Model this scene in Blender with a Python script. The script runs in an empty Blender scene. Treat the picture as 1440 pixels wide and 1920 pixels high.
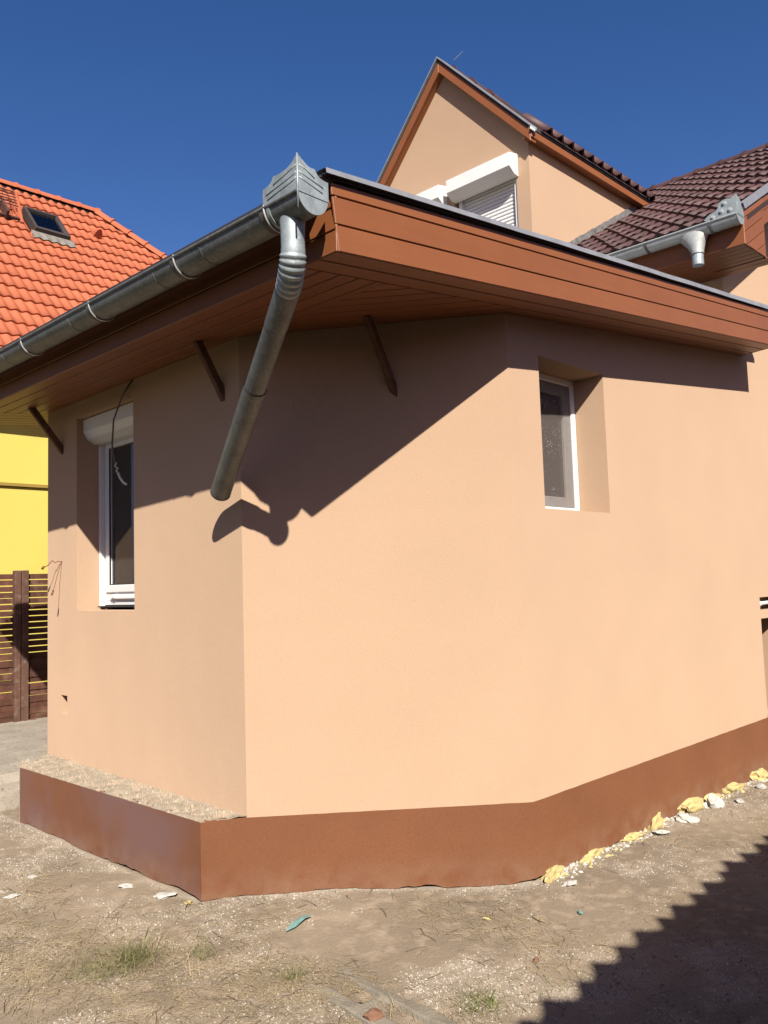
import bpy, bmesh, math, random
from mathutils import Vector, Matrix, noise
random.seed(7)
S = bpy.context.scene
COL = S.collection
# ------------------------------------------------------------------ camera, light, exposure
# the eye is the origin: the yard lies about 1.6 m below it; X runs along the right wall, Y along the left wall
cam = bpy.data.cameras.new('camera'); co = bpy.data.objects.new('camera', cam); COL.objects.link(co)
yaw, pitch, roll = 0.7733587, 0.0850657, -0.0322425
f = Vector((math.cos(pitch)*math.cos(yaw), math.cos(pitch)*math.sin(yaw), math.sin(pitch)))
r0 = Vector((math.sin(yaw), -math.cos(yaw), 0)); u0 = r0.cross(f)
rr = r0*math.cos(roll)+u0*math.sin(roll); uu = u0*math.cos(roll)-r0*math.sin(roll)
co.matrix_world = Matrix(((rr.x, uu.x, -f.x, 0), (rr.y, uu.y, -f.y, 0), (rr.z, uu.z, -f.z, 0), (0, 0, 0, 1)))
cam.sensor_fit = 'VERTICAL'; cam.sensor_height = 24; cam.lens = 24*1580/1920
cam.clip_start = .05; cam.clip_end = 1000
S.camera = co
S.render.resolution_x = 768; S.render.resolution_y = 1024
SUN = Vector((-.7606, -1.0776, .965)).normalized()
sl = bpy.data.lights.new('sun', 'SUN'); sl.energy = 5.0; sl.angle = math.radians(.5); sl.color = (1, .94, .85)
so = bpy.data.objects.new('sun', sl); COL.objects.link(so); so.rotation_euler = SUN.to_track_quat('Z', 'Y').to_euler()
W = bpy.data.worlds.new('World'); S.world = W; W.use_nodes = True
wn = W.node_tree.nodes; wl = W.node_tree.links
bg = wn['Background']; bg.inputs['Strength'].default_value = .05
sky = wn.new('ShaderNodeTexSky'); sky.sky_type = 'NISHITA'; sky.sun_disc = False
sky.sun_elevation = math.asin(SUN.z); sky.sun_rotation = math.atan2(SUN.x, SUN.y)
sky.altitude = 100; sky.air_density = 1.0; sky.dust_density = .7; sky.ozone_density = 3.5
hs = wn.new('ShaderNodeHueSaturation'); hs.inputs['Saturation'].default_value = 1.28; hs.inputs['Value'].default_value = 1.0
tn = wn.new('ShaderNodeMix'); tn.data_type = 'RGBA'; tn.blend_type = 'MULTIPLY'; tn.inputs[0].default_value = 1; tn.inputs[7].default_value = (1.40, .965, 1.10, 1)
wl.new(sky.outputs[0], hs.inputs['Color']); wl.new(hs.outputs[0], tn.inputs[6]); wl.new(tn.outputs[2], bg.inputs['Color'])
S.view_settings.view_transform = 'Standard'; S.view_settings.look = 'None'
S.view_settings.exposure = 1.0; S.view_settings.gamma = 1; S.view_settings.use_curve_mapping = False

# ------------------------------------------------------------------ materials
MATS = {}
def mat(name, col, rough=.8, metal=0, spec=.3, var=.08, vscale=3, bump=0, bscale=60, bdist=.002, fine=None, speck=None, bump2=None, varcol=None, island=0, drough=0, streak=None, splash=None, attr=None):
    m = bpy.data.materials.new(name); m.use_nodes = True
    n = m.node_tree.nodes; l = m.node_tree.links; b = n['Principled BSDF']
    b.inputs['Roughness'].default_value = rough; b.inputs['Metallic'].default_value = metal
    b.inputs['Specular IOR Level'].default_value = spec
    tc = n.new('ShaderNodeTexCoord'); o = tc.outputs['Object']
    def nz(scale, detail=4, dist=0):
        t = n.new('ShaderNodeTexNoise'); t.inputs['Scale'].default_value = scale; t.inputs['Detail'].default_value = detail
        t.inputs['Distortion'].default_value = dist; l.new(o, t.inputs['Vector']); return t.outputs['Fac']
    def ramp(src, a, b_):
        r = n.new('ShaderNodeMapRange'); r.inputs['From Min'].default_value = a; r.inputs['From Max'].default_value = b_; l.new(src, r.inputs['Value']); return r.outputs[0]
    def mix(fac, a, c, mode='MIX'):
        x = n.new('ShaderNodeMix'); x.data_type = 'RGBA'; x.blend_type = mode
        if isinstance(fac, float): x.inputs[0].default_value = fac
        else: l.new(fac, x.inputs[0])
        for i, v in ((6, a), (7, c)):
            if isinstance(v, tuple): x.inputs[i].default_value = (*v[:3], 1)
            else: l.new(v, x.inputs[i])
        return x.outputs[2]
    lo = tuple(c*(1-var) for c in col); hi = varcol or tuple(min(1, c*(1+var)) for c in col)
    c = mix(ramp(nz(vscale, 5), .3, .7), lo, hi)
    if fine: c = mix(ramp(nz(fine[0], 3), fine[2], fine[3]), c, fine[1])
    if speck:   # scale, colour, threshold
        v = n.new('ShaderNodeTexVoronoi'); v.inputs['Scale'].default_value = speck[0]; l.new(o, v.inputs['Vector'])
        c = mix(ramp(v.outputs['Distance'], speck[2], speck[2]*.6), c, speck[1])
    if island:
        oi = n.new('ShaderNodeObjectInfo'); hv = n.new('ShaderNodeHueSaturation')
        mr = n.new('ShaderNodeMapRange'); mr.inputs['To Min'].default_value = 1-island; mr.inputs['To Max'].default_value = 1+island
        l.new(oi.outputs['Random'], mr.inputs['Value']); l.new(mr.outputs[0], hv.inputs['Value']); l.new(c, hv.inputs['Color']); c = hv.outputs[0]
    if streak:   # grain drawn out along one axis: (scale vector, colour factor)
        mp = n.new('ShaderNodeMapping'); mp.inputs['Scale'].default_value = streak[0]; l.new(o, mp.inputs['Vector'])
        t = n.new('ShaderNodeTexNoise'); t.inputs['Scale'].default_value = 1; t.inputs['Detail'].default_value = 5; l.new(mp.outputs[0], t.inputs['Vector'])
        hv = n.new('ShaderNodeHueSaturation'); mr = n.new('ShaderNodeMapRange'); mr.inputs['From Min'].default_value = .3; mr.inputs['From Max'].default_value = .7
        mr.inputs['To Min'].default_value = 1-streak[1]; mr.inputs['To Max'].default_value = 1+streak[1]; l.new(t.outputs['Fac'], mr.inputs['Value']); l.new(mr.outputs[0], hv.inputs['Value']); l.new(c, hv.inputs['Color']); c = hv.outputs[0]
    if splash:   # dirt splashed up from below: (z full, z none, colour, strength)
        geo = n.new('ShaderNodeNewGeometry'); sp = n.new('ShaderNodeSeparateXYZ'); l.new(geo.outputs['Position'], sp.inputs[0])
        zz = ramp(sp.outputs['Z'], splash[1], splash[0]); nn = ramp(nz(9, 8, .3), .35, .75)
        mm = n.new('ShaderNodeMath'); mm.operation = 'MULTIPLY'; l.new(zz, mm.inputs[0]); l.new(nn, mm.inputs[1])
        m2 = n.new('ShaderNodeMath'); m2.operation = 'MULTIPLY'; l.new(mm.outputs[0], m2.inputs[0]); m2.inputs[1].default_value = splash[3]; c = mix(m2.outputs[0], c, splash[2])
    if attr:
        at = n.new('ShaderNodeAttribute'); at.attribute_name = attr[0]; c = mix(at.outputs['Fac'], c, attr[1])
    l.new(c, b.inputs['Base Color'])
    if drough: b.inputs['Diffuse Roughness'].default_value = drough
    if bump:
        bp = n.new('ShaderNodeBump'); bp.inputs['Strength'].default_value = bump; bp.inputs['Distance'].default_value = bdist
        l.new(nz(bscale, 3), bp.inputs['Height']); last = bp
        if bump2:
            b2 = n.new('ShaderNodeBump'); b2.inputs['Strength'].default_value = bump2[0]; b2.inputs['Distance'].default_value = bump2[2]
            l.new(nz(bump2[1], 2), b2.inputs['Height']); l.new(bp.outputs[0], b2.inputs['Normal']); last = b2
        l.new(last.outputs[0], b.inputs['Normal'])
    MATS[name] = m; return m
M_WALL = mat('peach_stucco', (.388, .267, .177), .95, spec=.1, drough=.38, var=.028, vscale=1.6, splash=(-1.2, -.9, (.30, .22, .15), .2), bump=.6, bscale=230, bdist=.003, bump2=(.35, 3.0, .012), fine=(170, (.335, .226, .147), .58, .72))
M_PLINTH = mat('brown_plinth_render', (.152, .061, .028), .8, spec=.15, var=.09, vscale=2.2, bump=.5, bscale=300, bdist=.002, speck=(38, (.34, .2, .13), .05), drough=.4, fine=(260, (.10, .042, .02), .5, .7), splash=(-1.60, -1.42, (.24, .185, .13), .32), bump2=(.3, 5, .01))
M_PLINTHM = mat('mauve_stained_dimmed_plinth', (.118, .050, .027), .8, spec=.15, var=.09, vscale=2.2, bump=.5, bscale=300, bdist=.002, bump2=(.3, 5, .01), fine=(1.7, (.115, .062, .052), .42, .60), drough=.4, splash=(-1.60, -1.42, (.24, .185, .13), .32))  # mauve stain; base also darkened to imitate weaker sun on the left face
M_FASCIA = mat('orange_brown_board', (.185, .062, .0205), .5, spec=.4, var=.06, vscale=2.5, bump=.15, bscale=90, bdist=.001, island=.07, streak=((2.2, 60, 60), .035))
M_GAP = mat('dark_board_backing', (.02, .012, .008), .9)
M_ZINC = mat('zinc_gutter', (.13, .135, .13), .55, metal=.5, spec=.5, var=.22, vscale=9, bump=.15, bscale=25, bdist=.002, fine=(55, (.19, .20, .19), .5, .75))
M_ZINCL = mat('bright_zinc', (.25, .285, .285), .58, metal=.45, spec=.5, var=.2, vscale=14, bump=.15, bscale=30, bdist=.002, fine=(70, (.36, .40, .40), .55, .75))
M_STRAP = mat('steel_strap', (.10, .09, .08), .6, metal=.3, var=.2)
M_SOLDER = mat('solder_bead', (.5, .5, .48), .35, metal=.5, var=.1)
M_FLASH = mat('grey_sheet_flashing', (.23, .235, .245), .5, metal=.3, spec=.5, var=.15, vscale=8, fine=(30, (.26, .26, .26), .55, .8))
M_DFLASH = mat('shaded_flashing_dark', (.035, .032, .035), .7, var=.1)  # dark version of the flashing grey, shade beneath it put into the colour
M_PVC = mat('white_plastic', (.60, .60, .58), .4, spec=.4, var=.03)
M_PVCD = mat('dusty_white_plastic', (.46, .44, .41), .6, spec=.3, var=.1, vscale=12)
M_CURT = mat('lace_curtain', (.5, .48, .45), .95, var=.2, vscale=18)
M_ROOM = mat('dim_room', (.05, .045, .04), .95)
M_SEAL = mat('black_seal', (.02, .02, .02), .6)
M_BRACE = mat('dark_wood_brace', (.10, .05, .028), .8, var=.25, vscale=20, bump=.3, bscale=60)
M_TILEB = mat('brown_roof_tile', (.062, .029, .027), .55, spec=.4, var=.2, vscale=7, bump=.3, bscale=90, bdist=.002, island=.22, fine=(40, (.10, .06, .055), .6, .85))
M_TILEO = mat('orange_roof_tile', (.33, .092, .043), .8, spec=.25, var=.1, vscale=3, bump=.2, bscale=80, bdist=.002, island=.07)
M_DECKO = mat('orange_roof_underlay', (.16, .04, .02), .9)
M_DECKB = mat('brown_roof_underlay', (.03, .015, .012), .9)
M_YEL = mat('yellow_stucco', (.46, .375, .085), .9, spec=.15, var=.04, vscale=1.2, bump=.3, bscale=150, bdist=.002)
M_YELD = mat('ochre_ledge', (.22, .15, .03), .9)
M_WOODF = mat('weathered_brown_slat', (.075, .03, .018), .75, var=.3, vscale=14, bump=.4, bscale=50, island=.2, fine=(9, (.13, .075, .05), .55, .8))
M_POST = mat('weathered_brown_post', (.09, .045, .03), .8, var=.3, vscale=10, bump=.4, bscale=50, fine=(14, (.17, .12, .10), .55, .8))
M_CONC = mat('dusty_concrete', (.275, .24, .19), .95, spec=.15, var=.14, vscale=4, bump=.6, bscale=90, bdist=.004, fine=(35, (.15, .12, .09), .55, .75), bump2=(.5, 12, .01))
M_LEDGE = mat('rubble_ledge', (.30, .25, .185), .95, spec=.1, var=.22, vscale=16, bump=.8, bscale=60, bdist=.006, fine=(20, (.42, .29, .19), .58, .68))
M_BLOCK = mat('old_concrete_block', (.205, .178, .135), .95, spec=.1, var=.15, vscale=9, bump=.8, bscale=80, bdist=.005)
M_FOAM = mat('yellow_foam', (.44, .35, .15), .9, var=.12, vscale=25, bump=.9, bscale=110, bdist=.006, fine=(18, (.30, .23, .12), .55, .7))
M_PLAST = mat('white_plaster_lump', (.38, .36, .32), .95, var=.12, vscale=30, bump=.6, bscale=70, bdist=.004)
M_CRUMB = mat('pale_plaster_crumb', (.35, .315, .26), .95, var=.2, vscale=20)
M_PEBB = mat('brown_soil_clod', (.15, .115, .08), .95, var=.3, vscale=20)
M_TEAL = mat('teal_plastic', (.15, .27, .24), .6, var=.15, vscale=30)
M_BRICK = mat('orange_brick_fragment', (.15, .075, .045), .9, var=.2, vscale=30, bump=.5, bscale=60)
M_STRAW = mat('dry_straw', (.26, .20, .115), .9, var=.35, vscale=5)
M_TWIG = mat('dark_twig', (.10, .07, .045), .9, var=.3)
M_GRASS = mat('yellowish_green_grass', (.11, .125, .032), .8, var=.4, vscale=6)
M_CABLE = mat('white_cable', (.5, .48, .43), .5)
M_CABLED = mat('dark_cable', (.12, .10, .08), .6)
M_COPPER = mat('brown_connector', (.14, .06, .03), .6)
M_SHED = mat('grey_render', (.24, .21, .18), .9)
# glass: clear, thin, with a mirror-like share at glancing angles
def glass(name, tint, dirt=0.0, refl=.12):
    m = bpy.data.materials.new(name); m.use_nodes = True; n = m.node_tree.nodes; l = m.node_tree.links
    n.remove(n['Principled BSDF']); out = n['Material Output']
    t = n.new('ShaderNodeBsdfTransparent'); t.inputs[0].default_value = (*tint, 1)
    g = n.new('ShaderNodeBsdfGlossy'); g.inputs['Roughness'].default_value = .02
    fr = n.new('ShaderNodeFresnel'); fr.inputs[0].default_value = 1.55
    mx = n.new('ShaderNodeMixShader'); l.new(fr.outputs[0], mx.inputs[0]); l.new(t.outputs[0], mx.inputs[1]); l.new(g.outputs[0], mx.inputs[2])
    res = mx
    if dirt:
        d = n.new('ShaderNodeBsdfDiffuse'); d.inputs[0].default_value = (.6, .56, .5, 1)
        tc = n.new('ShaderNodeTexCoord'); v = n.new('ShaderNodeTexNoise'); v.inputs['Scale'].default_value = 90; l.new(tc.outputs['Object'], v.inputs['Vector'])
        mr = n.new('ShaderNodeMapRange'); mr.inputs['From Min'].default_value = .45; mr.inputs['From Max'].default_value = .8
        mr.inputs['To Min'].default_value = dirt; mr.inputs['To Max'].default_value = min(1, dirt*3.5); l.new(v.outputs['Fac'], mr.inputs['Value'])
        m2 = n.new('ShaderNodeMixShader'); l.new(mr.outputs[0], m2.inputs[0]); l.new(mx.outputs[0], m2.inputs[1]); l.new(d.outputs[0], m2.inputs[2]); res = m2
    l.new(res.outputs[0], out.inputs[0]); MATS[name] = m; return m
M_GLASS = glass('window_glass', (.75, .75, .72), .03)
M_GLASSC = glass('clean_glass', (.8, .85, .9))
M_GLASSD = glass('dusty_window_glass', (.6, .57, .53), .16)
# ground material
def ground_mat():
    m = mat('dry_soil', (.170, .133, .093), .97, spec=.1, var=.2, vscale=1.3, bump=.6, bscale=45, bdist=.012, fine=(11, (.235, .183, .13), .5, .7), speck=(130, (.33, .29, .235), .17), drough=.4, attr=('dust', (.32, .275, .215)), bump2=(.9, 160, .005))
    return m
M_SOIL = ground_mat()
def darken_unseen_ground(m):  # unseen ground coloured dark green to cut light bounced under the eaves
    n = m.node_tree.nodes; l = m.node_tree.links; b = n['Principled BSDF']; src = b.inputs['Base Color'].links[0].from_socket
    geo = n.new('ShaderNodeNewGeometry'); sep = n.new('ShaderNodeSeparateXYZ'); l.new(geo.outputs['Position'], sep.inputs[0])
    r = n.new('ShaderNodeMapRange'); r.inputs['From Min'].default_value = 1.1; r.inputs['From Max'].default_value = .2; l.new(sep.outputs['X'], r.inputs['Value'])
    x = n.new('ShaderNodeMix'); x.data_type = 'RGBA'; l.new(r.outputs[0], x.inputs[0]); l.new(src, x.inputs[6]); x.inputs[7].default_value = (.045, .05, .02, 1)
    l.new(x.outputs[2], b.inputs['Base Color'])
darken_unseen_ground(M_SOIL)

# ------------------------------------------------------------------ helpers
def org(o):
    v = Vector((0, 0, 0))
    while o: v += o.location; o = o.parent
    return v
def thing(name, label, cat, loc, group=None, kind=None):
    o = bpy.data.objects.new(name, None); COL.objects.link(o); o.location = loc; o.empty_display_size = .2
    if label: o['label'] = label
    if cat: o['category'] = cat
    if group: o['group'] = group
    return o
def tag(o, label=None, cat=None, group=None, kind=None):
    for k, v in (('label', label), ('category', cat), ('group', group), ('kind', kind)):
        if v: o[k] = v
    return o
def link(name, me, parent=None, loc=None):
    o = bpy.data.objects.new(name, me); COL.objects.link(o)
    if parent: o.parent = parent
    if loc is not None: o.location = loc
    return o
def mesh(name, vs, fs, m, parent=None, smooth=False, loc=None, label=None):
    """vs in world coordinates; the mesh is stored relative to its own origin"""
    base = org(parent) if parent else Vector((0, 0, 0))
    loc = Vector(loc) if loc is not None else (base if parent else Vector((0, 0, 0)))
    me = bpy.data.meshes.new(name); me.from_pydata([Vector(v)-loc for v in vs], [], fs)
    if isinstance(m, (list, tuple)):
        for x in m: me.materials.append(x)
    else: me.materials.append(m)
    if smooth: me.polygons.foreach_set('use_smooth', [True]*len(me.polygons))
    me.update()
    o = link(name, me, parent, loc-base)
    if label: o['label'] = label
    return o
class MB:
    def __init__(s): s.v = []; s.f = []
    def add(s, vs, fs):
        k = len(s.v); s.v += [tuple(v) for v in vs]; s.f += [tuple(i+k for i in f_) for f_ in fs]; return s
    def box(s, a, b):
        x0, y0, z0 = a; x1, y1, z1 = b
        return s.add([(x0,y0,z0),(x1,y0,z0),(x1,y1,z0),(x0,y1,z0),(x0,y0,z1),(x1,y0,z1),(x1,y1,z1),(x0,y1,z1)],
                     [(0,3,2,1),(4,5,6,7),(0,1,5,4),(1,2,6,5),(2,3,7,6),(3,0,4,7)])
    def prism(s, poly, d):
        """poly: 3-D loop, extruded by vector d"""
        n = len(poly); d = Vector(d); a = [Vector(p) for p in poly]
        return s.add(a+[p+d for p in a], [tuple(range(n))[::-1], tuple(range(n, 2*n))]+[(i, (i+1) % n, n+(i+1) % n, n+i) for i in range(n)])
    def tube(s, pts, r, seg=12, caps=True, arc=None, start=None):
        pts = [Vector(p) for p in pts]; n = len(pts)
        rs = r if isinstance(r, (list, tuple)) else [r]*n
        t = (pts[1]-pts[0]).normalized(); up = Vector(start) if start else (Vector((0, 0, 1)) if abs(t.z) < .9 else Vector((1, 0, 0)))
        k = len(s.v); last = None
        for i, p in enumerate(pts):
            t = (pts[min(i+1, n-1)]-pts[max(i-1, 0)]).normalized()
            up = (up-t*up.dot(t)).normalized(); sd = t.cross(up)
            for j in range(seg):
                a = 2*math.pi*j/seg; s.v.append(tuple(p+(up*math.cos(a)+sd*math.sin(a))*rs[i]))
        for i in range(n-1):
            for j in range(seg):
                a = k+i*seg+j; b = k+i*seg+(j+1) % seg; s.f.append((a, b, b+seg, a+seg))
        if caps: s.f.append(tuple(range(k, k+seg))[::-1]); s.f.append(tuple(range(k+(n-1)*seg, k+n*seg)))
        return s
    def build(s, name, m, parent=None, smooth=False, loc=None, label=None, fix=True):
        o = mesh(name, s.v, s.f, m, parent, smooth, loc, label)
        if fix:
            bm = bmesh.new(); bm.from_mesh(o.data); bmesh.ops.recalc_face_normals(bm, faces=bm.faces); bm.to_mesh(o.data); bm.free()
        return o
def bevel(o, w=.003, seg=2):
    b = o.modifiers.new('bevel', 'BEVEL'); b.width = w; b.segments = seg; b.limit_method = 'ANGLE'; b.angle_limit = math.radians(40); return o
def autosmooth(o, ang=35):
    me = o.data; bm = bmesh.new(); bm.from_mesh(me)
    for f_ in bm.faces: f_.smooth = True
    for e in bm.edges: e.smooth = len(e.link_faces) == 2 and e.calc_face_angle(0) < math.radians(ang)
    bm.to_mesh(me); bm.free(); return o
def clip(poly, p, n):
    """keep the part of 2-D poly where (q-p).n >= 0"""
    out = []
    for i in range(len(poly)):
        a, b = poly[i], poly[(i+1) % len(poly)]
        da = (a[0]-p[0])*n[0]+(a[1]-p[1])*n[1]; db = (b[0]-p[0])*n[0]+(b[1]-p[1])*n[1]
        if da >= 0: out.append(a)
        if (da >= 0) != (db >= 0):
            t = da/(da-db); out.append((a[0]+(b[0]-a[0])*t, a[1]+(b[1]-a[1])*t))
    return out
def area(poly): return abs(sum(a[0]*b[1]-b[0]*a[1] for a, b in zip(poly, poly[1:]+poly[:1])))/2
def boards(region, d, w, lift, thick, parent, m=None, start=None, gap=.006, name='board'):
    """fills a convex 2-D region with boards running along d; lift maps 2-D to 3-D, thick is the 3-D offset of the outer face"""
    L = math.hypot(*d); d = (d[0]/L, d[1]/L); n = (-d[1], d[0])
    vals = [q[0]*n[0]+q[1]*n[1] for q in region]; lo, hi = min(vals), max(vals)
    if start is None: start = lo
    k = math.floor((lo-start)/w)
    x = start+k*w
    while x < hi-1e-4:
        p = clip(region, (n[0]*(x+gap/2), n[1]*(x+gap/2)), n)
        if p: p = clip(p, (n[0]*(x+w-gap/2), n[1]*(x+w-gap/2)), (-n[0], -n[1]))
        if len(p) > 2 and area(p) > .0004:
            o = MB().prism([lift(*q) for q in p], thick).build(name, m or M_FASCIA, parent)
            bevel(o, .0025, 1)
        x += w

# ------------------------------------------------------------------ key lines of the house
XA0, YA0 = 2.7146, 3.7285      # corner of left wall and chamfer
XA1, YA1 = 2.795, 6.318        # far end of left wall
XB, YC = 3.8687, 2.7237        # corner of chamfer and right wall
ZP = -1.2                      # top of the plinth
def zs(x): return 1.381+.1026*(x-2.715)      # underside of the low roof
XM = 6.93                      # wall of the main house above the low roof
YV = 2.396; XG = 2.235; XE = 7.09
def gz(x, y):
    """ground height"""
    z = -1.612+.012*(y-2.7)-.006*(x-3.86)
    if -3 < x < 14 and -3 < y < 12:
        z += .018*noise.noise((x*1.3, y*1.3, 0))+.008*noise.noise((x*5, y*5, 3))+.004*noise.noise((x*17, y*17, 5))
        z -= .02*math.exp(-((x-3.6)**2+(y-2.5)**2)/.25)
    return z

# ------------------------------------------------------------------ ground
def axis(lo, hi, step, far):
    a = []; x = lo
    while x <= hi: a.append(x); x += step
    s = step
    x = hi
    while x < far: s *= 1.5; x += s; a.append(x)
    s = step; x = lo
    while x > -far: s *= 1.5; x -= s; a.insert(0, x)
    return a
gx = axis(.6, 8.2, .028, 300); gy = axis(1.0, 8.0, .028, 300)
gv = [(x, y, gz(x, y)) for y in gy for x in gx]
nx = len(gx)
gf = [(j*nx+i, j*nx+i+1, (j+1)*nx+i+1, (j+1)*nx+i) for j in range(len(gy)-1) for i in range(nx-1)]
tag(mesh('ground', gv, gf, M_SOIL, smooth=True), kind='structure')

# concrete path behind the left end of the house
def slab():
    b = MB(); n = 26; xs = [-1+ (4.6-(-1))*i/n for i in range(n+1)]
    rows = []
    for y, z in ((6.42, -1.62), (6.44, -1.50), (6.52, -1.485), (6.54, -1.42), (6.62, -1.405), (6.66, -1.34), (6.9, -1.315), (7.4, -1.30), (8.1, -1.295), (8.9, -1.29), (10.6, -1.28), (10.9, -1.28)):
        rows.append([(x, y+.03*noise.noise((x*3, y, 0))+(.02 if y < 6.7 else 0)*noise.noise((x*9, y, 4)), z+.012*noise.noise((x*3, y*2, 2))-(.05*max(0, 2.6-x) if y < 8 else .02*max(0, 2.6-x))) for x in xs])
    vs = [p for r in rows for p in r]; m = n+1
    b.add(vs, [(j*m+i, j*m+i+1, (j+1)*m+i+1, (j+1)*m+i) for j in range(len(rows)-1) for i in range(n)])
    return b
o = slab().build('concrete_path', M_CONC, fix=False); tag(o, kind='structure')

# ------------------------------------------------------------------ the house
house = thing('house', 'peach rendered house with chamfered corner, brown plinth and orange brown boarded eaves', 'house', (2.7, 3.7, -1.6))
# --- outer walls of the low wing: left wall, chamfer, right wall, with deep window openings
def wall_strip():
    b = MB()
    A0 = Vector((XA0, YA0, 0)); dA = Vector((XA1-XA0, YA1-YA0, 0)); LA = dA.length; dA.normalize(); nA = Vector((dA.y, -dA.x, 0))  # inward
    def grid(P, s_list, z_list, holes, ztop):
        """P(s,z,depth) -> point"""
        for i in range(len(s_list)-1):
            for j in range(len(z_list)-1):
                if (i, j) in holes: continue
                s0, s1 = s_list[i], s_list[i+1]
                def zz(s, k): return z_list[k] if k < len(z_list)-1 else ztop(s)
                b.add([P(s0, zz(s0, j), 0), P(s1, zz(s1, j), 0), P(s1, zz(s1, j+1), 0), P(s0, zz(s0, j+1), 0)], [(0, 1, 2, 3)])
    def reveal(P, s0, s1, z0, z1, d):
        q = [P(s0, z0, 0), P(s1, z0, 0), P(s1, z1, 0), P(s0, z1, 0)]; w = [P(s0, z0, d), P(s1, z0, d), P(s1, z1, d), P(s0, z1, d)]
        b.add(q+w, [(0, 1, 5, 4), (1, 2, 6, 5), (2, 3, 7, 6), (3, 0, 4, 7)])
    # left wall (s from far end to corner)
    def PA(s, z, d): p = A0+dA*(LA-s)+nA*d; return (p.x, p.y, z)
    sL, sR = LA-2.077, LA-1.218
    v0, v1 = LA-2.345, LA-2.240
    top = lambda s: zs(2.75)+.14
    slist = [0, v0, v1, sL, sR, LA]; zl = [-1.75, -.862, -.731, -.1198, 1.268, 1.5]
    grid(PA, slist, zl, {(3, 3), (1, 1)}, top)
    reveal(PA, sL, sR, -.1198, 1.268, .27); reveal(PA, v0, v1, -.862, -.731, .1)
    b.add([PA(v0, -.862, .1), PA(v1, -.862, .1), PA(v1, -.731, .1), PA(v0, -.731, .1)], [(0, 1, 2, 3)])
    # far end wall and back
    b.add([(XM, YA1, -1.75), (XA1, YA1, -1.75), (XA1, YA1, 1.52), (XM, YA1, 1.9)], [(0, 1, 2, 3)])
    # chamfer, its lower right edge and upper right edge differ by a little
    xt = XB-.055
    xk = lambda z: XB-.055*max(0, z+1.2)/2.7
    zk = [-1.21, -.213, .405, 1.306, 1.6]
    for za, zb_ in zip(zk, zk[1:]):
        b.add([(XA0, YA0, za), (xk(za), YC, za), (xk(zb_), YC, zb_), (XA0, YA0, zb_)], [(0, 1, 2, 3)])
    # right wall
    def PC(s, z, d): return (s, YC+d, z)
    xs_ = [XB, 4.125, 4.862, 7.25, 7.75, 15.5]
    zl = [-1.75, -1.21, -.39, -.322, -.213, .405, 1.306, 1.6]
    for i in range(5):
        for j in range(1, 7):
            if (i, j) in {(1, 5), (3, 1), (3, 3)}: continue
            def X(i_, k): return xk(zl[k]) if i_ == 0 else xs_[i_]
            b.add([(X(i, j), YC, zl[j]), (X(i+1, j), YC, zl[j]), (X(i+1, j+1), YC, zl[j+1]), (X(i, j+1), YC, zl[j+1])], [(0, 1, 2, 3)])
    reveal(PC, 4.125, 4.862, .405, 1.306, .3); reveal(PC, 7.25, 7.75, -1.21, -.39, .4); reveal(PC, 7.25, 7.75, -.322, -.213, .14)
    # backs of the slot and of the deep recess below it at the right edge
    b.add([PC(7.25, -1.21, .4), PC(7.75, -1.21, .4), PC(7.75, -.39, .4), PC(7.25, -.39, .4)], [(0, 1, 2, 3)])
    b.add([PC(7.25, -.322, .14), PC(7.75, -.322, .14), PC(7.75, -.213, .14), PC(7.25, -.213, .14)], [(0, 1, 2, 3)])
    # between low roof level and upper walls
    b.add([(3.3, YC, 1.6), (XM, YC, 1.6), (XM, YC, 1.95), (3.5, YC, 1.61)], [(0, 1, 2, 3)])
    b.add([(XM, YC, 1.6), (15.5, YC, 1.6), (15.5, YC, 2.6), (11.2, YC, 5.3), (XM, YC, 2.85)], [(0, 1, 2, 3, 4)])
    # wall of the main house above the low roof, facing left
    b.add([(XM, YC, 1.3), (XM, 4.57, 1.3), (XM, 4.57, 2.9), (XM, YC, 2.9)], [(0, 1, 2, 3)])
    b.add([(XM, 6.9, 1.3), (XM, 9.5, 1.3), (XM, 9.5, 2.9), (XM, 6.9, 2.9)], [(0, 1, 2, 3)])
    return b
w = wall_strip().build('wall', M_WALL, house, fix=False)
bm = bmesh.new(); bm.from_mesh(w.data); bmesh.ops.remove_doubles(bm, verts=bm.verts, dist=.0004); bm.to_mesh(w.data); bm.free()
# rooms behind the two windows (dark boxes with a back wall)
rb = MB(); rb.add([(3.0, 4.7, -.4), (3.0, 6.1, -.4), (4.2, 6.1, -.4), (4.2, 4.7, -.4), (3.0, 4.7, 1.35), (3.0, 6.1, 1.35), (4.2, 6.1, 1.35), (4.2, 4.7, 1.35)], [(0, 1, 2, 3), (4, 5, 6, 7), (0, 4, 7, 3), (1, 5, 6, 2), (3, 2, 6, 7)])
rb.add([(4.0, 3.02, 0), (5.3, 3.02, 0), (5.3, 4.2, 0), (4.0, 4.2, 0), (4.0, 3.02, 1.5), (5.3, 3.02, 1.5), (5.3, 4.2, 1.5), (4.0, 4.2, 1.5)], [(0, 1, 2, 3), (4, 5, 6, 7), (0, 4, 7, 3), (1, 5, 6, 2), (3, 2, 6, 7)])
rb.build('room', M_ROOM, house, fix=False)

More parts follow.
